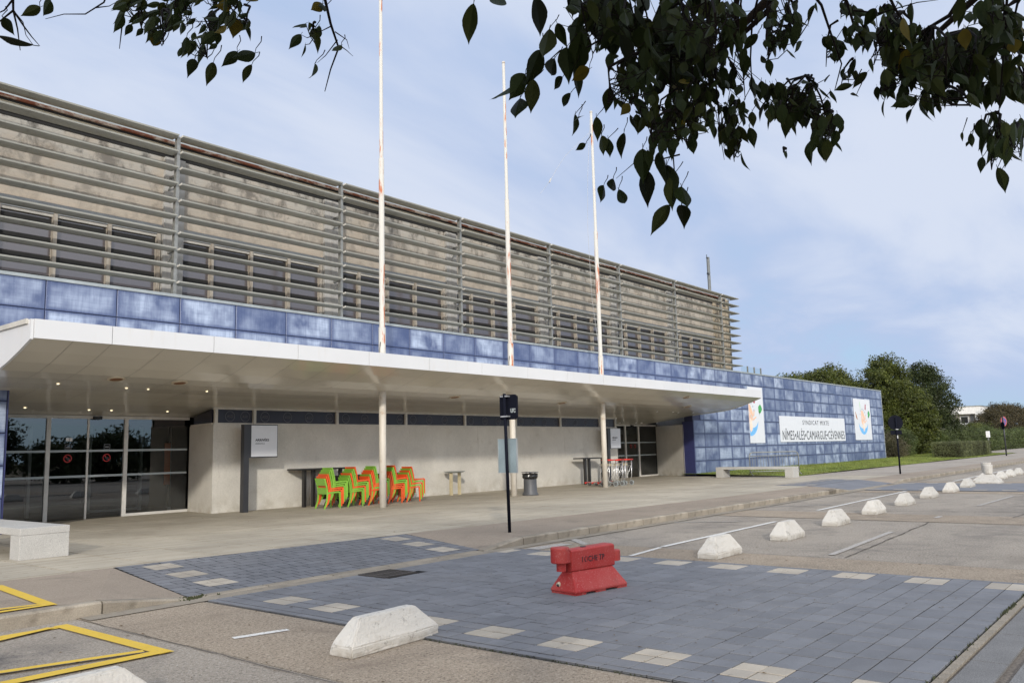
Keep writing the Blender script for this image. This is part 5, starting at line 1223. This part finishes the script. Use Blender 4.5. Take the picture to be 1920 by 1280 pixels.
def leaf_rot(ang, tilt=None):
    # ang: lean of the hanging leaf in the view plane
    yaw = rl_.uniform(-1.15, 1.15)-YAW
    return Matrix.Rotation(-YAW, 3, 'Z') @ Matrix.Rotation(ang, 3, 'Y') @ Matrix.Rotation(rl_.gauss(0, .45), 3, 'X') @ Matrix.Rotation(rl_.uniform(-1.0, 1.0), 3, 'Z')
def cluster(cx_, cy_, rx, ry, n, lpx, anchor=None, depth=None, lean=0.0):
    d0 = depth or rl_.uniform(2.4, 3.1)
    # hanging shoots through the cluster, leaves alternate along them
    n = int(n*1.3); ns = max(1, int(n/9)); pts_all = []
    for s_i in range(ns):
        sx = cx_+rx*rl_.uniform(-.9, .9); ex = sx+rl_.uniform(-.5, .5)*rx*.6; d = d0+rl_.uniform(-.3, .3)
        ax, ay = (anchor or (cx_+rx*.3, cy_-ry*1.4)); sy = cy_-ry*rl_.uniform(.4, 1.0); ey = cy_+ry*rl_.uniform(.3, .95)
        P = [at_d(ax+rl_.uniform(-8, 8), ay, d0), at_d((ax+sx)/2+rl_.uniform(-10, 10), (ay+sy)/2-6, (d0+d)/2), at_d(sx, sy, d), at_d((sx+ex)/2+rl_.uniform(-6, 6), (sy+ey)/2, d), at_d(ex, ey, d)]
        twigs.tube(P, [.0045, .0035, .003, .0022, .0012], 5)
        pts_all.append((P, d))
    for i in range(n):
        P, d = rl_.choice(pts_all); t = rl_.uniform(0.0, 1.0)
        seg = P[2:]; u = t*2; k = min(1, int(u)); base = seg[k].lerp(seg[k+1], u-k)
        px = cx_+rx*rl_.gauss(0, .56); py = cy_+ry*rl_.gauss(0, .54)
        d2 = d+rl_.uniform(-.15, .15)
        pos = at_d(px, py-lpx*.45, d2)
        if (pos-base).length > .14: pos = base+(pos-base)*rl_.uniform(.35, .8) if rl_.random() < .35 else pos
        L_ = lpx*rl_.uniform(.5, 1.05)*d2/FPX
        mid = (base+pos)/2+Vector((0, 0, -.01)); twigs.tube([base, mid, pos], [.0016, .0013, .001], 4)
        leaves.append((pos, L_, leaf_rot(lean+rl_.gauss(0, .38)), rl_.randrange(len(lv_mesh)), rl_.random() < .012))
def single(px, py, lpx, ang, d=2.6, yellow=False, from_=None):
    pos = at_d(px, py, d); L_ = lpx*1.12*d/FPX
    f_ = from_ or (px+rl_.uniform(4, 20), py-rl_.uniform(18, 34)); b = at_d(f_[0], f_[1], d)
    twigs.tube([b, b.lerp(pos, .35)+Vector((.006, 0, .004)), b.lerp(pos, .7)+Vector((-.003, 0, -.002)), pos], [.0016, .0013, .001, .0008], 5)
    leaves.append((pos, L_, leaf_rot(ang), rl_.randrange(len(lv_mesh)), yellow))
# right-hand and central mass (hangs from the 'mid' and 'right' limbs)
for c in ((1150, 55, 75, 55, 60, 62), (1245, 100, 75, 80, 70, 58), (1130, 20, 60, 30, 22, 60), (1190, 165, 60, 50, 34, 46), (1290, 215, 60, 50, 44, 42), (1330, 130, 60, 70, 46, 42), (1370, 245, 32, 40, 24, 38), (1250, 255, 45, 35, 24, 42), (1215, 225, 40, 30, 16, 36),
          (1345, 35, 70, 40, 34, 44), (1300, 60, 60, 60, 34, 50), (1385, 290, 14, 22, 4, 40), (1475, 55, 45, 50, 30, 36), (1450, 100, 25, 30, 8, 34), (1500, 200, 55, 42, 52, 42), (1545, 250, 28, 32, 20, 44), (1465, 190, 25, 30, 12, 36), (1455, 225, 14, 25, 5, 40),
          (1590, 20, 18, 18, 9, 34), (1605, 65, 22, 25, 9, 36), (1570, 95, 30, 40, 12, 32), (1600, 145, 20, 25, 6, 34), (1680, 85, 45, 45, 48, 42), (1735, 120, 45, 50, 52, 44), (1800, 120, 50, 45, 50, 44), (1850, 110, 45, 45, 44, 42), (1700, 150, 55, 25, 26, 38), (1665, 175, 16, 22, 6, 38), (1770, 190, 60, 20, 22, 38),
          (1855, 30, 45, 30, 22, 40), (1900, 70, 25, 50, 26, 42), (1900, 160, 25, 40, 20, 40), (1860, 170, 30, 25, 14, 38), (1865, 245, 25, 25, 14, 42), (1900, 270, 20, 28, 16, 44), (1870, 300, 10, 20, 4, 40), (1660, 25, 12, 10, 3, 34), (1440, 30, 20, 20, 6, 34), (1475, 290, 6, 8, 1, 30)):
    cluster(*c)
for s in ((1030, 55, 62, .25), (1012, 95, 62, .5), (985, 140, 62, .55), (962, 160, 70, .75), (1000, 150, 55, .1), (975, 185, 58, .15), (1040, 110, 55, .1), (1062, 90, 60, 0), (1075, 130, 50, -.05), (1055, 145, 35, .5), (1092, 60, 70, .1),
          (1003, -5, 65, -.05), (937, -8, 58, .1), (888, 8, 62, .1), (1078, 215, 35, .3), (1085, 220, 42, .1), (1118, 220, 40, 0), (1098, 270, 22, 1.0), (1128, 255, 40, 0), (1140, 260, 38, 0), (1170, 250, 42, 0), (1070, 175, 35, .3),
          (1150, 335, 42, .1), (1132, 348, 38, .3), (1160, 355, 42, -.1), (1205, 280, 58, .0), (1210, 320, 62, -.15), (1240, 285, 62, 0), (1250, 310, 60, 0), (1262, 330, 60, .05), (1278, 350, 62, 0), (1255, 385, 58, .55), (1278, 385, 52, -.3),
          (1395, 190, 32, .1), (1410, 210, 28, 0), (1388, 160, 30, .4), (1405, 240, 34, -.2), (1398, 90, 30, .2), (1380, 100, 28, .2), (1420, 65, 34, .8), (1605, 180, 26, 1.2), (1598, 160, 28, 1.2), (1805, 248, 16, .1), (1820, 250, 22, .1), (1822, 262, 20, -.2), (1842, 295, 24, .1), (1870, 315, 36, 0), (1877, 320, 34, -.2), (1710, 205, 24, .3), (1725, 192, 38, -.4)):
    single(*s)
# left-hand sprays
for c in ((262, 30, 30, 28, 16, 36, None, None, .9), (300, 60, 35, 30, 16, 36, None, None, .8), (345, 25, 30, 28, 14, 34, None, None, .7), (330, 15, 30, 14, 10, 34, None, None, .7), (410, 60, 35, 35, 18, 36, None, None, .7), (385, 95, 30, 22, 10, 38, None, None, .6), (455, 40, 22, 22, 8, 34, None, None, .3), (440, 15, 25, 14, 8, 34, None, None, .5), (395, 10, 30, 12, 8, 34, None, None, .6), (578, 70, 18, 20, 7, 34, None, None, .4)):
    cluster(*c)
for s in ((62, 85, 62, .72, 2.6, False, (25, 20)), (6, 35, 30, 0), (75, 14, 30, 1.2), (95, 2, 36, 1.3), (365, 112, 38, .8), (400, 118, 38, .5), (445, 98, 34, .9), (472, 122, 32, .3), (478, 100, 40, 1.1), (590, 120, 36, .35), (605, 8, 24, .8, 2.6, True), (612, 15, 28, .7), (640, 85, 28, .6), (350, 70, 30, .1), (590, 60, 34, 0), (1105, 130, 36, .9, 2.5, True), (1180, 195, 24, .8, 2.5, True), (1280, 225, 22, .5, 2.5, True), (425, 50, 22, 1.2, 2.5, True)):
    single(*s)
# bare twigs
def bare(pts, r0_, d=2.7):
    P = [at_d(x, y, d) for x, y in pts]; twigs.tube(P, [r0_*(1-.75*i/(len(P)-1)) for i in range(len(P))], 5)
bare([(24, -60), (25, 20), (33, 55), (38, 95)], .004); bare([(25, 20), (45, 50), (60, 70), (75, 87)], .003); bare([(25, 20), (0, 40), (-20, 60)], .003); bare([(24, 0), (8, 20), (-20, 32)], .003)
bare([(220, -60), (195, 5), (160, 27), (120, 27), (85, 36)], .003); bare([(180, 15), (205, 12), (222, 2)], .002); bare([(240, -20), (230, 40), (224, 92)], .004)
bare([(605, -20), (620, 45), (635, 90), (620, 130), (609, 172)], .005); bare([(628, 60), (650, 75), (655, 92)], .002); bare([(620, 50), (600, 60), (585, 60)], .002); bare([(633, 75), (610, 105), (595, 118)], .002); bare([(636, 85), (650, 95), (662, 106)], .002)
bare([(1460, -60), (1440, 20), (1380, 75), (1330, 110), (1290, 200)], .012); bare([(1385, -40), (1378, 30), (1390, 70)], .012); bare([(1425, -20), (1410, 40), (1407, 110), (1410, 170), (1425, 210)], .004)
bare([(1500, -40), (1540, 10), (1560, 70), (1578, 120), (1565, 170)], .005); bare([(1570, -30), (1590, 10), (1600, 45), (1640, 70), (1700, 85)], .006); bare([(1650, -40), (1680, 20), (1710, 65), (1714, 120)], .005); bare([(1820, -30), (1780, 30), (1720, 65), (1650, 110)], .008)
bare([(1890, -30), (1880, 120), (1870, 250)], .004); bare([(1340, 130), (1350, 250), (1358, 300)], .003); bare([(1150, 60), (1100, 90), (1050, 95), (990, 150)], .004); bare([(1060, -60), (1100, 0), (1170, 60), (1220, 160)], .007); bare([(1260, 60), (1255, 200), (1265, 330), (1278, 380)], .004)
bare([(1275, 290), (1235, 300), (1190, 305), (1155, 335)], .003); bare([(1600, 20), (1650, 25), (1720, 5), (1760, 0)], .003)
part('twigs', twigs, 'twig_bark', ot, kind='stuff')
leaves.sort(key=lambda l: -l[1]*(1 if -60 < 1 else 1))
for p, L_, rm, mi, ylw in leaves[:298]:
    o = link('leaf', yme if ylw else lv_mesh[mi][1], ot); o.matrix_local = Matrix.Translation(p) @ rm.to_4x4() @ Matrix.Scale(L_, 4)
byM = {}
for p, L_, rm, mi, ylw in leaves[298:]:
    src = yl if ylw else lv_mesh[mi][0]; k = 'elm_leaf_yellow' if ylw else lv_mesh[mi][2]; mt = byM.setdefault(k, MB())
    mt.add([p+rm@(Vector(v)*L_) for v in src.v], src.f)
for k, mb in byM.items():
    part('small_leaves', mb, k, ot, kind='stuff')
# the rest of the crown, above and behind the camera
rg = np.random.default_rng(77)
n = 26000; q = rg.normal(size=(n, 3)); q /= np.linalg.norm(q, axis=1)[:, None]; q *= rg.random((n, 1))**.45
P = q*np.array([3.6, 3.4, 1.7])+np.array([-.6, -.9, 5.0])
V = P-np.array([0, 0, 1.6]); wv = V@np.array(fw); keep = ~((wv > 0) & (np.abs(V@np.array(rt)) < wv*.72) & ((V@np.array(up)) < wv*.50))
P = P[keep]-np.array(OL)
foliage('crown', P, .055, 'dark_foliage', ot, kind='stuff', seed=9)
